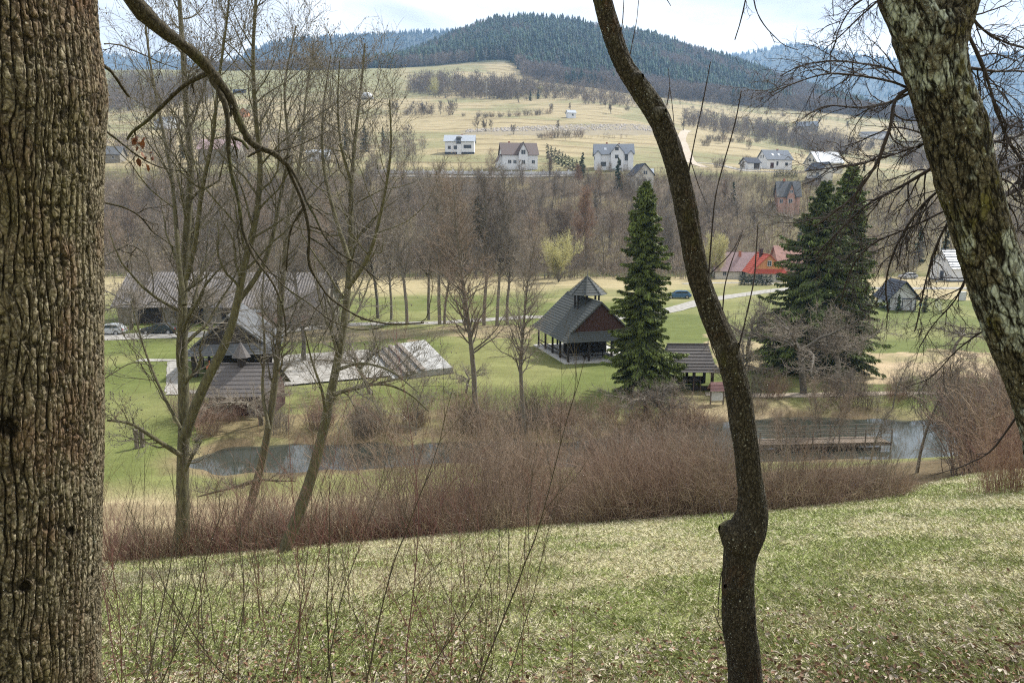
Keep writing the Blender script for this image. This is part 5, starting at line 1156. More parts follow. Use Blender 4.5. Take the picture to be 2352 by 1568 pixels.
# far bank shrubs
th2 = [shrub_mesh(820 + s, 2.6, 60, 2.4, .009, [twig_warm, twig_grey, twig_red][s], 'bank_shrub', .013, 4, .12) for s in range(3)]
for i in range(110):
    x = rng.uniform(420, 2420); y = rng.uniform(958, 1000) if x < 1700 else rng.uniform(900, 950)
    if 560 < x < 760 and y < 975: continue
    p = hit(x, y); h_ = rng.uniform(1.0, 2.6)
    put('bank_shrub', 'low bare shrub on the far bank of the pond, ' + ('left part' if x < 1100 else 'middle part' if x < 1700 else 'right part'), 'shrub', [th2[rng.randint(3)]], p, i, h_ / 2.6, 'shrubs on the far pond bank')
for i in range(20):
    x = rng.uniform(2200, 2460); Y = rng.uniform(28, 40); Xw = (x - 1176) / F * Y * 1.06; p = (Xw, Y, float(hgt(Xw, Y)))
    put('bank_shrub', 'tall grey brown shrub in the dense growth right of the pond', 'shrub', [th2[i % 3]], p, i, rng.uniform(1.0, 1.5), 'tall shrubs right of the pond')
for i in range(26):
    x = rng.uniform(1120, 1650); Y = rng.uniform(27, 41); Xw = (x - 1176) / F * Y * 1.06; p = (Xw, Y, float(hgt(Xw, Y)))
    put('bank_shrub', 'tall thin stemmed shrub between the thicket and the pond, middle', 'shrub', [th2[i % 3]], p, i, (.8, .8, rng.uniform(.8, 1.3)), 'tall shrubs before the pond')
# loose stems and dead grass as one mass
def stems(name, n, xr, off, hr_, col, m, seed, r=.004, wig=.1):
    g = np.random.RandomState(seed); x = g.uniform(*xr, n); x = x[g.rand(n) < np.interp(x, [240, 850, 950, 1180, 1240, 1290, 1340, 1660, 1710, 1750, 1790, 2110], [.62, .66, 1, .9, .5, .5, 1, 1, .5, .5, 1, 1])]; n = len(x); Y = np.array([eY(v) for v in x]) + off[0] + (off[1] - off[0]) * g.rand(n) ** 1.3
    Xw = (x - 1176) / F * Y * (cP + .42 * sP); z = hgt(Xw, Y); hh = np.array([thick_h(v) for v in x]) * g.uniform(hr_[0], hr_[1], n)
    D = np.stack([g.normal(0, .22, n), g.normal(0, .22, n), np.ones(n)], 1); K = TB(); p, rr = extend(g, np.stack([Xw, Y, z - .05], 1), D, hh, np.full(n, r), 6, wig, .0, .5); K.add(p, rr, 3)
    o = link(name, K.mesh(name, m)); setp(o, kind='stuff')
stems('thicket_stems', 3600, (235, 2085), (0, 5), (.3, .95), None, twig_red, 831, .0032)
stems('tan_stems', 4200, (235, 2085), (-.1, 7), (.25, 1.15), None, twig_warm, 834, .0042, .14)
stems('dark_red_stems', 6000, (235, 1000), (-.1, 2.2), (.15, .5), None, twig_red2, 835, .0042, .12)
stems('dead_stems', 9000, (235, 2110), (-.15, 4.5), (.12, .5), None, mat('dead_grass_stems', (.45, .37, .25), .9, (.30, .24, .15), 3, bs=0), 832, .004, .25)
stems('bramble_stems', 5000, (500, 2100), (-.1, 3.5), (.3, .9), None, mat('bramble', (.27, .20, .15), .9, (.13, .085, .062), 3, bs=0), 833, .005, .42)

# ------------------------------------------------------------------ the three alders on the left, traced
def trace(pts, Y, rpx, dY=0.):
    """picture trace -> 3-D path at depth Y (drifting by dY), radii from picture widths"""
    n = len(pts); pts = np.array(pts, float); m = max(6, n * 3); s = np.concatenate([[0], np.cumsum(np.hypot(*np.diff(pts, axis=0).T))]); q = np.linspace(0, s[-1], m)
    x = np.interp(q, s, pts[:, 0]); y = np.interp(q, s, pts[:, 1]); w = np.interp(q, s, np.linspace(rpx[0], rpx[1], n) if len(rpx) == 2 else rpx)
    YY = Y + dY * q / s[-1]; k = np.ones(3) / 3
    xs = np.convolve(np.pad(x, 1, 'edge'), k, 'valid'); ys = np.convolve(np.pad(y, 1, 'edge'), k, 'valid'); xs[0], xs[-1], ys[0], ys[-1] = x[0], x[-1], y[0], y[-1]
    return np.array([at(a, b, c) for a, b, c in zip(xs, ys, YY)]), w / F * YY / 2
def alder(label, px, seed, base, stems_):
    b = hit(*base); Y = b[1]; paths = []; rads = []
    for pts, w, dY in stems_:
        p, r_ = trace(pts, Y, w, dY); paths.append(p - b); rads.append(r_ * np.linspace(.95, .72, len(r_)))
    tm, cm = bare_tree(seed, 0, 0, 'round', tw=.0048, dens=1.0, mats=(bark_green, mat('alder_twigs', (.17, .15, .12), .9, (.10, .088, .07), 3, bs=0)), name='alder', path=(paths, rads), cones=True)
    put('alder', label, 'alder', (tm, cm), b, 0, 1, 'alders on the left below the meadow')
alder('many stemmed alder with a forked mossy trunk, leftmost of the three', 0, 901, (420, 1278), [
    ([(420, 1285), (421, 1180), (419, 1080), (424, 960), (420, 850), (418, 740), (422, 620), (432, 500), (440, 380), (428, 250), (420, 120), (410, -30)], (36, 12), 1.2),
    ([(424, 1000), (445, 940), (480, 860), (520, 790), (545, 700), (560, 610), (590, 500), (600, 380), (585, 250), (580, 120), (590, -30)], (28, 9), -1.0),
    ([(424, 700), (412, 620), (405, 520), (395, 400), (370, 280), (345, 150), (330, 20)], (14, 5), 2),
    ([(428, 640), (450, 560), (462, 440), (490, 320), (500, 200), (520, 60), (530, -40)], (14, 5), -2),
    ([(548, 690), (590, 640), (625, 560), (640, 470), (665, 350), (650, 200), (680, 60)], (14, 5), 1.5),
    ([(415, 1045), (360, 1010), (300, 970), (246, 965)], (13, 7), -1),
    ([(416, 985), (370, 900), (330, 800), (300, 690)], (9, 4), 1),
    ([(425, 1080), (440, 1050), (462, 1015)], (12, 4), 0)])
alder('slim alder with a side limb low on its trunk, middle of the three', 0, 902, (556, 1248), [
    ([(552, 1252), (575, 1160), (598, 1080), (618, 980), (632, 880), (640, 780), (650, 640), (660, 500), (690, 380), (700, 240), (720, 100)], (26, 5), 1.5),
    ([(596, 1102), (540, 1118), (490, 1130), (455, 1140)], (12, 5), -.5),
    ([(600, 1100), (640, 1104), (680, 1104)], (8, 4), .5),
    ([(618, 985), (600, 900), (610, 800), (600, 700), (612, 560)], (10, 4), 2)])
alder('leaning alder with a smooth green trunk, rightmost of the three', 0, 903, (655, 1268), [
    ([(650, 1272), (690, 1170), (720, 1080), (745, 980), (765, 880), (785, 780), (798, 680), (806, 560), (806, 440), (815, 320), (830, 200), (838, 100)], (34, 5), 1.5),
    ([(750, 970), (742, 900), (716, 830), (700, 760)], (10, 4), -1),
    ([(772, 850), (830, 830), (900, 850), (960, 900)], (10, 4), -2),
    ([(765, 905), (830, 885), (890, 880), (945, 905), (985, 945)], (11, 4), 1),
    ([(800, 660), (850, 590), (880, 470), (900, 350), (895, 230)], (12, 4), -1.5),
    ([(803, 600), (770, 500), (740, 380), (740, 250), (760, 130)], (12, 4), 1.5),
    ([(808, 420), (780, 330), (775, 230), (780, 140)], (9, 3), -1)])
# ------------------------------------------------------------------ the near trunks
def bark_solid(name, path, rad, nth, ds, disp, m, warp=None):
    """a trunk surface with modelled bark: rings along the path pushed in and out by disp(theta*R, s, theta)"""
    path = np.asarray(path, float); seg = np.concatenate([[0], np.cumsum(np.linalg.norm(np.diff(path, axis=0), axis=1))]); n = int(seg[-1] / ds) + 2; s = np.linspace(0, seg[-1], n)
    Pp = np.stack([np.interp(s, seg, path[:, k]) for k in range(3)], 1); R = np.interp(s, seg, rad)
    kk = max(3, int(.06 / ds) | 1); ker = np.hanning(kk + 2)[1:-1]; ker /= ker.sum()
    for k in range(3): Pp[:, k] = np.convolve(np.pad(Pp[:, k], kk // 2, 'reflect', reflect_type='odd'), ker, 'valid')
    R = np.convolve(np.pad(R, kk // 2, 'edge'), ker, 'valid')
    T = unit(np.gradient(Pp, axis=0)); N0 = unit(np.cross(T, [0, 1., 0])); B = np.cross(T, N0)
    th = 2 * pi * np.arange(nth) / nth; S, TH = np.meshgrid(s, th, indexing='ij')
    Rm = R.mean(); d, cav, mossv = disp(TH, S, Rm)
    RR = R[:, None] + d; V = Pp[:, None] + RR[..., None] * (np.cos(TH)[..., None] * N0[:, None] + np.sin(TH)[..., None] * B[:, None])
    idx = np.arange(n * nth).reshape(n, nth); nx = np.roll(idx, -1, 1); q = np.stack([idx[:-1], nx[:-1], nx[1:], idx[1:]], -1).reshape(-1, 4)
    return mesh_np(name, V.reshape(-1, 3), [q], m, True, None, {'cav': cav, 'patch': mossv})
def cyc(th, s, fx, fy, seed, o=4):      # noise that closes round the trunk
    a = fbm(th / (2 * pi) * fx + 50, s * fy, seed, o); b = fbm((th - 2 * pi) / (2 * pi) * fx + 50, s * fy, seed, o); w = sst(.8, 1, th / (2 * pi)); return a * (1 - w) + b * w
KNOTS = [(108, 510, .034), (40, 800, .03), (140, 960, .024), (10, 860, .03), (118, 1340, .02), (160, 1345, .016), (60, 640, .014), (30, 60, .03), (210, 1250, .018)]
def oak_disp(th, s, R):
    z0 = at(-40, 2050, 2.0)[2]; kn = 0
    for x, y, r_ in KNOTS:
        t0 = math.acos(-min(.97, (x + 40) / 252)); s0 = at(x, y, 1.75)[2] - z0; wob = (cyc(th, s, 60, 12, 14) - .5) * 1.4
        kn = np.maximum(kn, np.exp(-(((th - t0) * R / r_) ** 2 + ((s - s0) / (r_ * 1.15)) ** 2) * (1.1 + wob)))
    w1 = cyc(th, s, 11, 3.2, 1, 3) * 2 - 1; w2 = cyc(th, s, 24, 7, 2, 3) * 2 - 1; w3 = cyc(th, s, 60, 22, 6, 2) * 2 - 1
    x1 = th * 38 + 3.2 * w1 + 1.6 * w2 + .5 * w3; x2 = th * 57 - 3.6 * w1 + 2.6 * w2 + .6 * w3
    g1 = np.exp(-(np.sin(x1) / .34) ** 2); m2 = sst(.42, .60, cyc(th, s, 34, 9, 11, 2)); g2 = np.exp(-(np.sin(x2) / .30) ** 2) * m2
    cr_ = cyc(th, s, 130, 62, 12, 2); g3 = sst(.60, .70, cr_) * .7
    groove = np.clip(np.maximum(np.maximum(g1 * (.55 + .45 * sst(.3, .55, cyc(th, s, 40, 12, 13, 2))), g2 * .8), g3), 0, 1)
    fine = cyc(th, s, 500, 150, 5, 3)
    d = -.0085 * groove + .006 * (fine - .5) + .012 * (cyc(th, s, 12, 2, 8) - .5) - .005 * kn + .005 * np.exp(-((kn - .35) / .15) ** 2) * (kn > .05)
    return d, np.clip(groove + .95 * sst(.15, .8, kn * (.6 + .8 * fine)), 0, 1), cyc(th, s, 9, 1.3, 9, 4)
def near_bark(name, tones, groove, patches, lichen, bumpd=.004, sc=1.0, crack=(70, 70, 26)):
    m, t, b = newmat(name); b.inputs['Roughness'].default_value = .92; b.inputs['Specular IOR Level'].default_value = .15
    v = coord(t, 'Object'); at_ = t.nodes.new('ShaderNodeAttribute'); at_.attribute_name = 'cav'; ap = t.nodes.new('ShaderNodeAttribute'); ap.attribute_name = 'patch'
    f1 = noise(t, v, 55 * sc, 6, .7); f2 = noise(t, v, 5 * sc, 5, .6); f3 = noise(t, v, 2.2 * sc, 4, .6, .6)
    f1b = noise(t, v, 190 * sc, 3, .6); f1 = mixc(t, .45, f1, f1b); col = ramp(t, f1, [(.36, tones[0]), (.5, tones[1]), (.64, tones[2])])
    for i, (p, lo, hi, seedoff) in enumerate(patches):
        vv = coord(t, 'Object', (1, 1, .6)); mp_ = t.nodes.new('ShaderNodeVectorMath'); mp_.operation = 'ADD'; mp_.inputs[1].default_value = (seedoff, seedoff * 2, 3); t.links.new(vv, mp_.inputs[0])
        f = noise(t, mp_.outputs[0], 4.5 * sc, 6, .7); k = ramp(t, f, [(lo, (0, 0, 0)), (hi, (1, 1, 1))]); col = mixc(t, k, col, mixc(t, f1, tuple(c_ * .6 for c_ in p), tuple(c_ * 1.3 for c_ in p)))
    for p, scl, thr in lichen:
        vo = N(t, 'ShaderNodeTexVoronoi', Scale=scl); t.links.new(v, vo.inputs['Vector']); k = ramp(t, vo.outputs['Distance'], [(thr * .8, (1, 1, 1)), (thr, (0, 0, 0))])
        k2 = ramp(t, noise(t, v, scl * .12, 3), [(.5, (0, 0, 0)), (.58, (1, 1, 1))]); mk = mixc(t, 1., k, k2, 'MULTIPLY'); col = mixc(t, mk, col, p)
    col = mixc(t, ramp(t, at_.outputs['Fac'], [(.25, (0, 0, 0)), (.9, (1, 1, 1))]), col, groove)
    wv = t.nodes.new('ShaderNodeVectorMath'); wv.operation = 'MULTIPLY_ADD'; nn = N(t, 'ShaderNodeTexNoise', Scale=14 * sc, Detail=3); t.links.new(v, nn.inputs['Vector'])
    t.links.new(nn.outputs['Color'], wv.inputs[0]); wv.inputs[1].default_value = (.05, .05, .16); t.links.new(v, wv.inputs[2])
    m3 = t.nodes.new('ShaderNodeMapping'); m3.inputs['Scale'].default_value = crack; t.links.new(wv.outputs[0], m3.inputs[0])
    vc = N(t, 'ShaderNodeTexVoronoi', Scale=1.0, feature='DISTANCE_TO_EDGE'); t.links.new(m3.outputs[0], vc.inputs['Vector'])
    ck = ramp(t, vc.outputs['Distance'], [(.0, (.0, .0, .0)), (.09, (.55, .55, .55)), (.2, (1, 1, 1))]); col = mixc(t, .62, col, ck, 'MULTIPLY')
    hh = mixc(t, .5, f1, ck); t.links.new(col, b.inputs['Base Color']); bump(t, b, hh, 1., bumpd); return m
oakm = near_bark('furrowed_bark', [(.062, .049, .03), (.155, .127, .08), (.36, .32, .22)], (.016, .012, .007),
                 [((.15, .092, .055), .50, .70, 0), ((.13, .11, .052), .56, .72, 7), ((.21, .21, .15), .58, .72, 13), ((.03, .024, .012), .64, .72, 19)], [((.42, .44, .36), 60, .12)], .007)
def tracep(pts, Y, w, dY=0): return trace(pts, Y, w, dY)
BT = thing('big_tree', 'huge trunk with deeply furrowed mossy bark filling the left edge', 'tree', (float(at(-40, 1700, 2.0)[0]), 2.0, float(hgt(-1.5, 2.0))))
b0 = np.array(BT.location)
pts = [(-40, y) for y in (2050, 1800, 1568, 1300, 1000, 650, 500, 280, 180, 100, 0, -100, -600, -1300)]; w = [700, 540, 490, 494, 502, 508, 504, 512, 522, 500, 476, 470, 450, 430]
pth = np.array([at(x, y, 2.0) for x, y in pts]); yc = pth[:, 1] * cP - (pth[:, 2] - CZ) * sP; rr = np.array(w) / F * yc / 2 * .975
link('trunk', bark_solid('big_trunk', pth - b0, rr, 900, .0042, oak_disp, oakm), BT)
dark_branch = near_bark('dark_branch_bark', [(.035, .028, .018), (.06, .05, .032), (.10, .09, .06)], (.02, .015, .01), [((.08, .085, .03), .55, .66, 3)], [((.28, .3, .25), 40, .10)], .002)
def guide(K, pts, Y, w, dY, seed, k1=6, l1=.3, ang=.7, k2=4, tw=.0016, trop=-.01, col=None, lvl=3, wob=.006):
    """a traced branch and its random finer twigs"""
    g = np.random.RandomState(seed); p, r_ = trace(pts, Y, w, dY); p = p + np.cumsum(g.normal(0, wob * .35, p.shape), axis=0) * [0.3, 1, .3]; r_ = r_ * (1 + .12 * g.normal(0, 1, len(r_)))
    K.add(p, r_, 8 if w[0] > 10 else 5); Ln = np.array([np.linalg.norm(np.diff(p, axis=0), axis=1).sum()])
    if k1:
        P1, D1, L1, R1 = spawn(g, p[None], r_[None], Ln, k1, .12, 1, ang, .35, l1, .55); D1 = D1 * [1, .6, 1]
        p1, r1 = extend(g, P1, D1, L1, np.maximum(R1, tw), 9, .16, trop, .4); K.add(p1, r1, 4)
        if lvl > 1:
            P2, D2, L2, R2 = spawn(g, p1, r1, L1, k2, .15, 1, .65, .3, .5, .7); p2, r2 = extend(g, P2, D2, L2, np.maximum(R2, tw * .85), 7, .2, trop, .5); K.add(p2, r2, 3)
        if lvl > 2:
            P3, D3, L3, R3 = spawn(g, p2, r2, L2, 3, .2, 1, .65, .3, .5, .8); p3, r3 = extend(g, P3, D3, L3, np.maximum(R3, tw * .75), 5, .22, trop, .6); K.add(p3, r3, 3)
K = TB()
for a in [
    ([(-40, -700), (90, -420), (210, -160), (300, 0), (330, 25), (355, 60), (400, 90), (440, 115), (465, 140), (490, 172)], 2.3, (44, 22), .9, 1, 0),
    ([(488, 168), (525, 215), (545, 265), (562, 300), (580, 330), (600, 340), (640, 355), (660, 378)], 3.2, (21, 12), .1, 2, 2),
    ([(478, 168), (450, 180), (430, 190), (395, 225), (350, 270), (325, 290), (310, 300), (298, 318)], 3.2, (11, 5), .3, 3, 2),
    ([(480, 172), (505, 215), (518, 240), (524, 305), (522, 360), (531, 410), (545, 470), (552, 530), (580, 590), (620, 640), (650, 700), (655, 770)], 3.2, (13, 4), -.1, 4, 4),
    ([(526, 308), (536, 318), (556, 325), (572, 346)], 3.2, (9, 6), 0, 5, 0),
    ([(605, 341), (588, 352), (572, 362)], 3.25, (9, 4), 0, 6, 0),
    ([(655, 372), (665, 400), (680, 430), (700, 480), (712, 540), (706, 600), (725, 640), (760, 690), (830, 735), (900, 748), (975, 744)], 3.3, (10, 4), .2, 7, 5),
    ([(662, 378), (690, 420), (705, 465), (722, 490), (745, 545), (775, 580), (830, 605), (870, 640)], 3.3, (8, 3), -.2, 8, 4),
    ([(697, 478), (678, 505), (665, 530), (660, 570), (658, 620)], 3.3, (7, 4), 0, 9, 1),
    ([(622, 350), (680, 340), (720, 322), (760, 300)], 3.25, (4, 2), .2, 10, 2),
    ([(560, 540), (600, 600), (650, 660), (700, 690), (760, 740), (820, 760), (880, 752)], 3.15, (4, 2), .2, 11, 3),
    ([(240, 102), (275, 103), (330, 125), (370, 145), (410, 156)], 2.4, (4, 2), .4, 12, 3),
    ([(238, 150), (262, 170), (280, 200), (296, 222)], 2.3, (8, 6), .2, 13, 0),
    ([(236, 295), (300, 345), (350, 380), (400, 392), (450, 396)], 2.4, (5, 2), .3, 14, 3),
    ([(236, 465), (290, 478), (325, 500), (345, 535), (400, 570)], 2.4, (5, 2), .3, 15, 3),
    ([(236, 590), (300, 560), (330, 580)], 2.4, (3, 2), .3, 16, 3),
    ([(238, 870), (300, 830), (350, 840)], 2.4, (3, 2), .3, 17, 2)]:
    guide(K, a[0], a[1], a[2], a[3], 1000 + a[4], k1=a[5], l1=.22 if a[4] > 6 else .14, lvl=2)
me = K.mesh('big_limb', dark_branch); o = link('limb', me, BT); o.location = [-v for v in b0]
# dead leaves hanging on the limb
def leaf_mesh(name, Pc, D, U, S, cols, m, kind='stuff', parent=None, curl=.35):
    n = len(Pc); D = unit(D); R_ = unit(np.cross(D, U)); U = np.cross(R_, D); prof = np.array([[0, 0, 0], [.3, .26, .1], [.3, -.26, .1], [.68, .22, .12], [.68, -.22, .12], [1, 0, .0], [.35, 0, -.02], [.7, 0, -.04]]) * [1, 1, curl * 2]
    V = Pc[:, None] + S[:, None, None] * (prof[None, :, :1] * D[:, None] + prof[None, :, 1:2] * R_[:, None] + prof[None, :, 2:] * U[:, None])
    T = np.array([[0, 6, 1], [0, 2, 6], [1, 6, 7], [1, 7, 3], [2, 7, 6], [2, 4, 7], [3, 7, 5], [4, 5, 7]]); T = T[None] + 8 * np.arange(n)[:, None, None]
    o = link(name, mesh_np(name, V.reshape(-1, 3), [T.reshape(-1, 3)], m, False, np.repeat(cols, 8, axis=0)), parent)
    if kind: setp(o, kind=kind)
    return o
leafm = mat('dry_leaves', (1, 1, 1), .75, (1, 1, 1), 30, bs=0, attr=True)
g = np.random.RandomState(3); cs = np.array([at(306, 318, 3.5), at(312, 330, 3.5), at(330, 345, 3.5), at(345, 365, 3.5), at(332, 322, 3.45)]); Pc = cs[g.randint(5, size=16)] + g.normal(0, .012, (16, 3))
leaf_mesh('withered_leaves', Pc - b0, g.normal(0, 1, (16, 3)) + [0, 0, -1.2], g.normal(0, 1, (16, 3)), g.uniform(.02, .045, 16), np.array([.16, .06, .025]) * g.uniform(.6, 1.3, (16, 1)), leafm, None, BT, .8)
# curved middle trunk
def smooth_disp(amp, fx=60, fy=8):
    def f(th, s, R):
        a = cyc(th, s, 7, 2.2, 21, 4); b = cyc(th, s, fx, fy, 22, 3); c_ = cyc(th, s, 110, 60, 24, 2)
        g_ = np.clip(1 - np.abs(b * 2 - 1) * 3, 0, 1) * .8
        return (a - .5) * amp - g_ * amp * .12 + (c_ - .5) * amp * .12, g_ * .6, cyc(th, s, 5, 1.5, 23, 3)
    return f
midm = near_bark('smooth_dark_bark', [(.018, .015, .010), (.046, .039, .026), (.12, .105, .075)], (.008, .006, .005),
                 [((.09, .085, .03), .56, .70, 2), ((.065, .038, .02), .55, .66, 9), ((.14, .13, .10), .62, .72, 15)], [((.50, .53, .47), 75, .16), ((.36, .38, .31), 26, .14)], .006, 1.0, (55, 55, 30))
MT = thing('curved_tree', 'slender dark curved trunk with a knobbly kink, right of the picture middle', 'tree', (float(at(1714, 1600, 4.0)[0]), 4.0, float(hgt(1.3, 4.0))))
b0m = np.array(MT.location)
mid = [(1716, 1680, 100), (1716, 1600, 82), (1711, 1540, 74), (1707, 1494, 73), (1698, 1440, 73), (1696, 1405, 74), (1695, 1360, 71), (1696, 1316, 72), (1699, 1280, 76), (1706, 1245, 84), (1718, 1215, 86), (1729, 1183, 72), (1728, 1139, 62), (1722, 1095, 58), (1718, 1050, 57), (1712, 1008, 58), (1704, 961, 59), (1697, 910, 59), (1687, 860, 60), (1667, 795, 57), (1639, 731, 54), (1620, 680, 53), (1604, 634, 53), (1590, 570, 51), (1577, 505, 50), (1565, 440, 50), (1555, 390, 50), (1540, 335, 50), (1519, 281, 50), (1500, 245, 52), (1478, 215, 50), (1452, 180, 43), (1436, 156, 41), (1422, 125, 41), (1411, 94, 41), (1396, 45, 40), (1384, 0, 39), (1365, -70, 38), (1350, -200, 36), (1345, -700, 30)]
pth = np.array([at(x, y, 4.0) for x, y, w in mid]); yc = pth[:, 1] * cP - (pth[:, 2] - CZ) * sP; rr = np.array([w for _, _, w in mid]) / F * yc / 2
link('trunk', bark_solid('mid_trunk', pth - b0m, rr, 150, .006, smooth_disp(.028, 40, 10), midm), MT)
kn = [(1712, 1262, 60), (1700, 1245, 74), (1685, 1228, 70), (1672, 1218, 56), (1662, 1214, 44), (1655, 1212, 26), (1652, 1211, 2)]
pth = np.array([at(x, y, 3.98) for x, y, w in kn]); link('knot', bark_solid('mid_knot', pth - b0m, np.array([w for _, _, w in kn]) / F * 4.15 / 2, 60, .006, smooth_disp(.012), midm), MT)
K = TB()
for i, (pp_, wq) in enumerate([([(1447, 126), (1453, 95), (1462, 50), (1468, -10)], (4, 2)), ([(1426, 78), (1431, 40), (1434, -20)], (4, 2.5)), ([(1576, 420), (1583, 385), (1600, 300), (1618, 215), (1632, 142)], (6, 3)),
                 ([(1628, 628), (1633, 560), (1642, 450), (1662, 375), (1688, 290), (1703, 210)], (6, 3.5)), ([(1630, 630), (1650, 612), (1672, 590), (1690, 565), (1706, 530)], (4, 2.5)), ([(1532, 240), (1540, 200), (1535, 155)], (4, 2)), ([(1550, 420), (1551, 330), (1545, 250), (1538, 200)], (3, 2)),
                 ([(1696, 800), (1712, 735), (1733, 640), (1737, 560), (1740, 512)], (6, 3)), ([(1660, 712), (1663, 660), (1680, 600), (1704, 538)], (5, 2.5)), ([(1612, 690), (1625, 760), (1638, 810), (1655, 840)], (4, 3)), ([(1662, 1190), (1655, 1165), (1650, 1145)], (4, 3)), ([(1668, 1290), (1655, 1320), (1648, 1400), (1652, 1420)], (4, 3)), ([(1668, 1460), (1655, 1440), (1645, 1420), (1638, 1390)], (4, 2)),
                 ([(1585, 365), (1610, 440), (1625, 470)], (3, 2)), ([(1520, 300), (1545, 380), (1560, 440)], (3, 2))]):
    K = TB(); guide(K, pp_, 3.97, tuple(v * .72 for v in wq), .1, 1100 + i, k1=0, wob=.002)
    o = link('shoot', K.mesh('mid_shoot', twig_dark), MT); o.location = [-v for v in b0m]
for x, y, sx, sy, w in ((1462, 180, 12, -5, 26), (1512, 262, 14, -6, 32), (1680, 800, 14, -8, 30), (1676, 1350, -8, -4, 34), (1720, 1420, 8, -4, 34)):
    pth = np.array([at(x + sx * k, y + sy * k, 3.96 - .02 * k) for k in (0, .5, 1., 1.25)]); link('stub', bark_solid('mid_stub', pth - b0m, np.array([w * 1.3, w, w * .7, 1]) / F * 4.1 / 2, 24, .004, smooth_disp(.004), midm), MT)
# right trunk
def plate_disp(th, s, R):
    wx = (cyc(th, s, 20, 6, 31) - .5) * .05 / R; a = cyc(th + wx, s + (cyc(th, s, 14, 4, 32) - .5) * .12, 34, 12, 33, 3); b = cyc(th, s, 70, 22, 34, 3); g_ = np.clip(1 - np.abs(a * 2 - 1) * 3.2, 0, 1)
    return -.008 * g_ + .010 * (b - .5) + .022 * (cyc(th, s, 6, 2.4, 35) - .5), g_, cyc(th, s, 6, 2, 36, 3)
rm = near_bark('lichen_bark', [(.032, .027, .017), (.095, .082, .05), (.21, .19, .13)], (.012, .010, .006),
               [((.40, .43, .35), .51, .58, 1), ((.12, .11, .03), .56, .64, 8), ((.07, .045, .025), .58, .68, 14), ((.02, .018, .01), .64, .70, 23)], [((.45, .50, .42), 40, .17), ((.36, .38, .26), 90, .2)], .007, .9, (42, 42, 20))
RT = thing('leaning_tree', 'thick leaning lichen covered trunk with a fork and drooping twigs on the right', 'tree', (float(at(2500, 1700, 3.5)[0]), 3.5, float(hgt(3.6, 3.5))))
b0r = np.array(RT.location)
rt = [(2560, 1850, 190), (2530, 1700, 160), (2490, 1400, 145), (2455, 1200, 138), (2425, 1000, 132), (2392, 900, 130), (2352, 800, 128), (2312, 700, 126), (2275, 600, 122), (2243, 500, 124), (2216, 400, 128), (2193, 300, 134), (2160, 200, 130), (2140, 120, 142), (2133, 70, 160), (2130, 40, 140)]
pth = np.array([at(x, y, 3.5) for x, y, w in rt]); yc = pth[:, 1] * cP - (pth[:, 2] - CZ) * sP; link('trunk', bark_solid('right_trunk', pth - b0r, np.array([w for *_, w in rt]) / F * yc / 2, 300, .005, plate_disp, rm), RT)
for fk, dy in (([(2140, 160, 90), (2110, 70, 104), (2075, 0, 96), (2050, -80, 90), (2030, -300, 80), (2000, -800, 60)], -.03), ([(2150, 170, 80), (2170, 80, 104), (2200, 0, 88), (2225, -80, 84), (2280, -300, 70), (2350, -800, 50)], .05)):
    pth = np.array([at(x, y, 3.5 + dy) for x, y, w in fk]); link('fork_limb', bark_solid('right_fork', pth - b0r, np.array([w for *_, w in fk]) / F * 3.45 / 2, 200, .006, plate_disp, rm), RT)
K = TB(); gi = 0
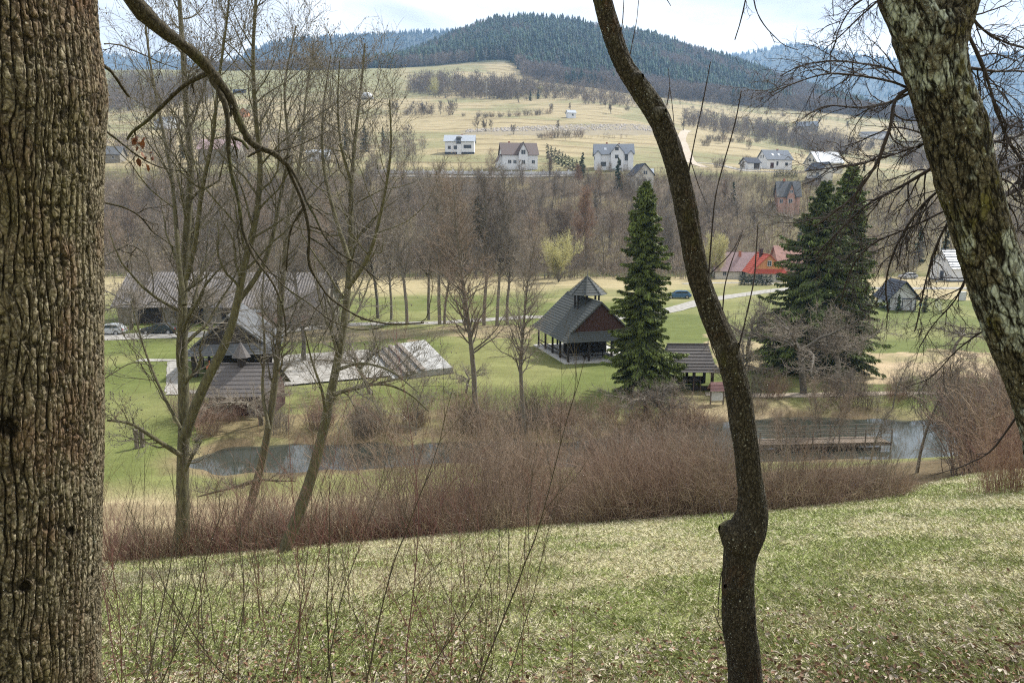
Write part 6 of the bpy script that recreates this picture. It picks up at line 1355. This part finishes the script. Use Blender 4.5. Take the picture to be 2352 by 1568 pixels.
for pp_, Yq, wq, dq, k1 in [
    ([(2110, 195), (2060, 165), (2000, 150), (1920, 140), (1840, 150), (1790, 178)], 3.6, (6, 2.5), .3, 13), ([(2110, 215), (2060, 190), (1990, 175), (1900, 165), (1820, 190), (1768, 212)], 3.6, (7, 2.5), -.2, 13),
    ([(2130, 180), (2090, 215), (2050, 235), (1980, 250), (1900, 240), (1850, 265)], 3.6, (8, 2.5), .5, 12), ([(2120, 190), (2080, 205), (2052, 225), (2045, 290), (2010, 380), (1960, 450), (1900, 500), (1868, 520)], 3.55, (11, 3), .1, 9),
    ([(2190, 310), (2120, 330), (2080, 345), (2000, 370), (1920, 385), (1850, 392)], 3.6, (7, 2.5), .3, 12), ([(2180, 360), (2120, 400), (2070, 430), (1990, 470), (1920, 540), (1870, 590)], 3.7, (9, 3), .4, 14),
    ([(2210, 400), (2150, 440), (2110, 480), (2060, 560), (2030, 650), (2040, 720)], 3.7, (8, 3), .5, 14), ([(2220, 440), (2180, 500), (2150, 560), (2125, 650), (2100, 760)], 3.6, (7, 3), .2, 13),
    ([(2060, -40), (2020, 0), (1970, 45), (1930, 85), (1890, 120)], 3.4, (5, 2), .2, 8), ([(2055, -60), (2000, -10), (1960, 10), (1930, 60), (1915, 110)], 3.4, (5, 2), .5, 8),
    ([(2190, -20), (2240, 60), (2300, 100), (2380, 120), (2450, 130)], 3.6, (8, 4), .3, 12), ([(2215, 60), (2260, 150), (2290, 260), (2330, 350), (2400, 420)], 3.6, (9, 5), .4, 12),
    ([(2190, 150), (2290, 165), (2360, 160), (2450, 190)], 3.6, (7, 4), .6, 12), ([(2240, 330), (2320, 320), (2380, 290), (2460, 280)], 3.7, (8, 4), .6, 12), ([(2250, 420), (2320, 380), (2380, 370), (2470, 390)], 3.6, (10, 5), .5, 12),
    ([(2260, 470), (2330, 440), (2400, 400), (2480, 380)], 3.7, (12, 7), .7, 12), ([(2290, 560), (2340, 520), (2390, 560), (2450, 640)], 3.6, (6, 3), .4, 11), ([(2300, 640), (2345, 690), (2370, 780), (2400, 860)], 3.6, (6, 3), .4, 9),
    ([(2250, 560), (2220, 640), (2190, 700), (2145, 740), (2110, 800)], 3.6, (6, 2.5), .2, 11), ([(2300, 740), (2240, 770), (2190, 810), (2140, 870), (2080, 890)], 3.6, (5, 2), .3, 9), ([(2380, 900), (2330, 960), (2280, 1040), (2200, 1078), (2150, 1090)], 3.6, (6, 2.5), .1, 4),
    ([(2180, 480), (2100, 520), (2000, 560), (1950, 620), (1930, 700)], 3.8, (6, 2.5), .4, 13), ([(2170, 330), (2100, 300), (2050, 290), (1990, 320), (1930, 340)], 3.5, (5, 2), .3, 10),
    ([(2040, -300), (1900, -260), (1780, -150), (1720, -40), (1706, 40), (1690, 88)], 3.4, (7, 2), .2, 2), ([(1722, -40), (1740, 30), (1765, 70), (1800, 105), (1830, 112)], 3.5, (3, 1.6), .1, 3), ([(1960, -280), (1920, -100), (1912, 0), (1914, 40)], 3.4, (3, 1.8), .1, 1), ([(1700, -100), (1560, -60), (1522, -4), (1530, 12), (1538, 18)], 3.5, (3, 1.6), .1, 0)]:
    guide(K, pp_, Yq, wq, dq, 1200 + gi, k1=int(k1 * 1.5) if k1 > 5 else k1, l1=.27 if k1 > 5 else .12, ang=.7, k2=5 if k1 > 5 else 3, tw=.0011, trop=-.03); gi += 1
o = link('crown', K.mesh('right_crown', twig_dark), RT); o.location = [-v for v in b0r]

# ------------------------------------------------------------------ young shoots in front of the meadow
def sapling(seed, Ht, r0, nside, m, br=.5):
    g = np.random.RandomState(seed); K = TB(); p, r_ = extend(g, np.array([[0, 0, -.1]]), np.array([[g.normal(0, .12), g.normal(0, .12), 1.]]), np.array([Ht]), np.array([r0 * .78]), 16, .045, .0, .25); K.add(p, r_, 5); Ln = np.array([Ht])
    P1, D1, L1, R1 = spawn(g, p, r_, Ln, nside, .22, .98, br, .2, .30, .55, lambda t: 1.3 - .8 * t); p1, r1 = extend(g, P1, D1, L1, np.maximum(R1, .0013), 9, .07, .03, .4); K.add(p1, r1, 4)
    P2, D2, L2, R2 = spawn(g, p1, r1, L1, 3, .3, 1, .5, .2, .4, .7); p2, r2 = extend(g, P2, D2, L2, np.maximum(R2, .0011), 6, .08, .03, .5); K.add(p2, r2, 3)
    return K.mesh('sapling', m)
sap_m = [twig_red2, mat('olive_dark_stems', (.075, .06, .03), .7, (.045, .036, .022), 3, objvar=.2, bs=0), mat('brown_shoots', (.15, .09, .06), .7, (.09, .055, .038), 3, objvar=.3, bs=0)]
saps = [sapling(1300 + s, 2.6, [.0065, .0085, .005, .006, .0075, .0045][s], [14, 12, 9, 16, 10, 8][s], sap_m[s % 3]) for s in range(6)]
rng = np.random.RandomState(99)
for i in range(160):
    f = rng.rand(); Y = 3.3 + 6.5 * rng.rand() ** 1.3; x = 225 + 1020 * (rng.rand() ** 1.25)
    Xw = (x - 1176) / F * Y * 1.33; h_ = rng.uniform(.9, 2.0) * (1.12 if x < 900 else .85); 
    if Xw < -1.0 and Y < 2.9: continue
    sec = 'beside the huge left trunk' if x < 480 else 'left of the picture middle' if x < 850 else 'below the picture middle'
    put('sapling', 'thin dark leafless shoot in front of the meadow, ' + sec, 'sapling', [saps[rng.randint(6)]], (Xw, Y, float(hgt(Xw, Y))), rng.uniform(0, 6), (h_ / 2.6 * rng.uniform(1, 1.3),) * 2 + (h_ / 2.6,), 'thin young shoots ' + sec, tilt=(rng.normal(0, .07), rng.normal(0, .07)))
for i, (x, Y, h_, k, lb) in enumerate([(1098, 4.3, 2.5, 1, 'tallest dark sapling in front of the thicket, below the picture middle'), (975, 4.4, 2.6, 0, 'tall forked thin sapling left of the tallest one'), (1285, 4.2, 1.7, 2, 'single straight thin stalk on the open meadow'), (1630, 3.9, .55, 2, 'short thin stalk just left of the curved trunk foot'), (1795, 4.6, .8, 2, 'thin stalk right of the curved trunk foot'), (1860, 4.3, .7, 4, 'thin branched shoot at the bottom right of the curved trunk'), (1890, 4.0, .6, 5, 'small branched shoot near the bottom edge, right'), (1560, 4.0, .5, 3, 'small twiggy shoot near the bottom edge left of the curved trunk'), (1600, 4.1, .5, 4, 'bent twiggy shoot left of the curved trunk foot'), (1195, 4.6, 1.6, 3, 'branching shoot right of the tallest sapling')]):
    Xw = (x - 1176) / F * Y * 1.36; put('sapling', lb, 'sapling', [saps[k]], (Xw, Y, float(hgt(Xw, Y))), i * 2., h_ / 2.6, 'thin young shoots standing apart')
# ------------------------------------------------------------------ grass, dry leaves, twigs on the ground
rng = np.random.RandomState(12)
def ground_pts(n, y0, y1, pw=1., xr=(-.85, .95)):
    Y = y0 + (y1 - y0) * rng.rand(n) ** pw; X = rng.uniform(*xr, n) * (Y + 1.0); k = Y < edgeY(X, Y) + .2 + 2.2 * fbm(X * .8, Y * .8, 93, 3) ** 2; X, Y = X[k], Y[k]; return X, Y, hgt(X, Y)
def grass(n, y0, y1, pw, lmul):
    X, Y, Z = ground_pts(n, y0, y1, pw); n = len(X); md = meadow_mix(X, Y); cl = fbm(X * 5, Y * 5, 71, 3)
    dry = rng.rand(n) < (.28 + .5 * md); a = rng.uniform(0, 2 * pi, n); up = np.where(dry, rng.uniform(.02, .5, n), rng.uniform(.3, 1.6, n))
    d = unit(np.stack([np.cos(a), np.sin(a), up], 1)) * (rng.uniform(.04, .11, n) * (.6 + .9 * cl) * lmul)[:, None]; s = unit(np.cross(d, rng.normal(0, 1, d.shape))) * (.0016 + .00028 * Y)[:, None]
    b = np.stack([X, Y, Z - .004], 1) + [0, 0, .012] * dry[:, None]; V = np.stack([b - s, b + s, b + d * .6 + s * .7 + [0, 0, .004], b + d * [1, 1, .8]], 1)
    Q = np.arange(n * 4).reshape(n, 4)
    c = np.where(dry[:, None], np.array([.44, .405, .26]) * rng.uniform(.75, 1.12, (n, 1)), np.array([.225, .26, .10]) * rng.uniform(.6, 1.4, (n, 1)) + np.array([.07, .065, .015]) * rng.rand(n, 1))
    return V.reshape(-1, 3), Q, np.repeat(c, 4, axis=0)
grassm = mat('grass_blades', (1, 1, 1), .7, (1, 1, 1), 2, bs=0, attr=True)
V, Q, c = grass(420000, 3.2, 26, 1.35, 1.0); setp(link('grass', mesh_np('grass', V, [Q], grassm, False, c)), kind='stuff')
X, Y, Z = ground_pts(46000, 3.2, 13, 1.9); k = rng.rand(len(X)) < np.clip(1.0 - (Y - 3.2) / 3.6 + .55 * (fbm(X * 1.3, Y * 1.3, 81, 3) - .5) * 2 + .45 * (X < -.2) * (Y < 8), .008, 1); X, Y, Z = X[k], Y[k], Z[k]; n = len(X)
cc = np.where(rng.rand(n, 1) < .38, np.array([.35, .30, .23]) * rng.uniform(.6, 1.25, (n, 1)), np.array([.16, .09, .05]) * rng.uniform(.5, 1.3, (n, 1)))
leaf_mesh('leaf_litter', np.stack([X, Y, Z + rng.uniform(.015, .06, n)], 1), rng.normal(0, 1, (n, 3)) * [1, 1, .35], rng.normal(0, .35, (n, 3)) + [0, 0, 1], rng.uniform(.022, .055, n), cc, leafm, 'stuff', None, .9)
K = TB(); X, Y, Z = ground_pts(2600, 3.2, 9, 1.6); n = len(X); a = rng.uniform(0, 2 * pi, n)
p, r_ = extend(rng, np.stack([X, Y, Z + .02], 1), np.stack([np.cos(a), np.sin(a), rng.uniform(-.1, .25, n)], 1), rng.uniform(.06, .3, n), rng.uniform(.001, .0035, n), 5, .18, 0, .5); K.add(p, r_, 3)
setp(link('fallen_twigs', K.mesh('fallen_twigs', mat('fallen_twig', (.10, .075, .055), .9, (.17, .13, .09), 6, bs=0))), kind='stuff')
# tufts of tall dry grass
K = TB(); g = rng; n = 900; cx = g.choice([-.25, .12, .6, 1.6, 2.6, -2.2, -3.5, 4.2], n) + g.normal(0, .35, n); cy = g.choice([7.5, 9.5, 8.3, 11, 12.5], n) + g.normal(0, .5, n)
p, r_ = extend(g, np.stack([cx, cy, hgt(cx, cy)], 1), np.stack([g.normal(0, .8, n), g.normal(0, .6, n), np.ones(n) * .8], 1), g.uniform(.15, .45, n), np.full(n, .0018), 6, .12, -.12, .5); K.add(p, r_, 3)
setp(link('dry_tufts', K.mesh('dry_tufts', mat('straw', (.52, .45, .28), .8, (.4, .33, .2), 3, bs=0))), kind='stuff')
# ------------------------------------------------------------------ air
def build_haze():
    m = bpy.data.materials.new('air_haze'); m.use_nodes = True; t = m.node_tree; t.nodes.clear()
    v = t.nodes.new('ShaderNodeVolumePrincipled'); v.inputs['Color'].default_value = (.42, .66, 1.0, 1); v.inputs['Density'].default_value = HAZE
    v.inputs['Anisotropy'].default_value = .2
    o = t.nodes.new('ShaderNodeOutputMaterial'); t.links.new(v.outputs[0], o.inputs['Volume'])
    ob = MB().box(-7200, 7200, -120, 5600, -160, 900).build('haze', m); setp(ob, kind='stuff')
HAZE = 1.1e-4
build_haze()
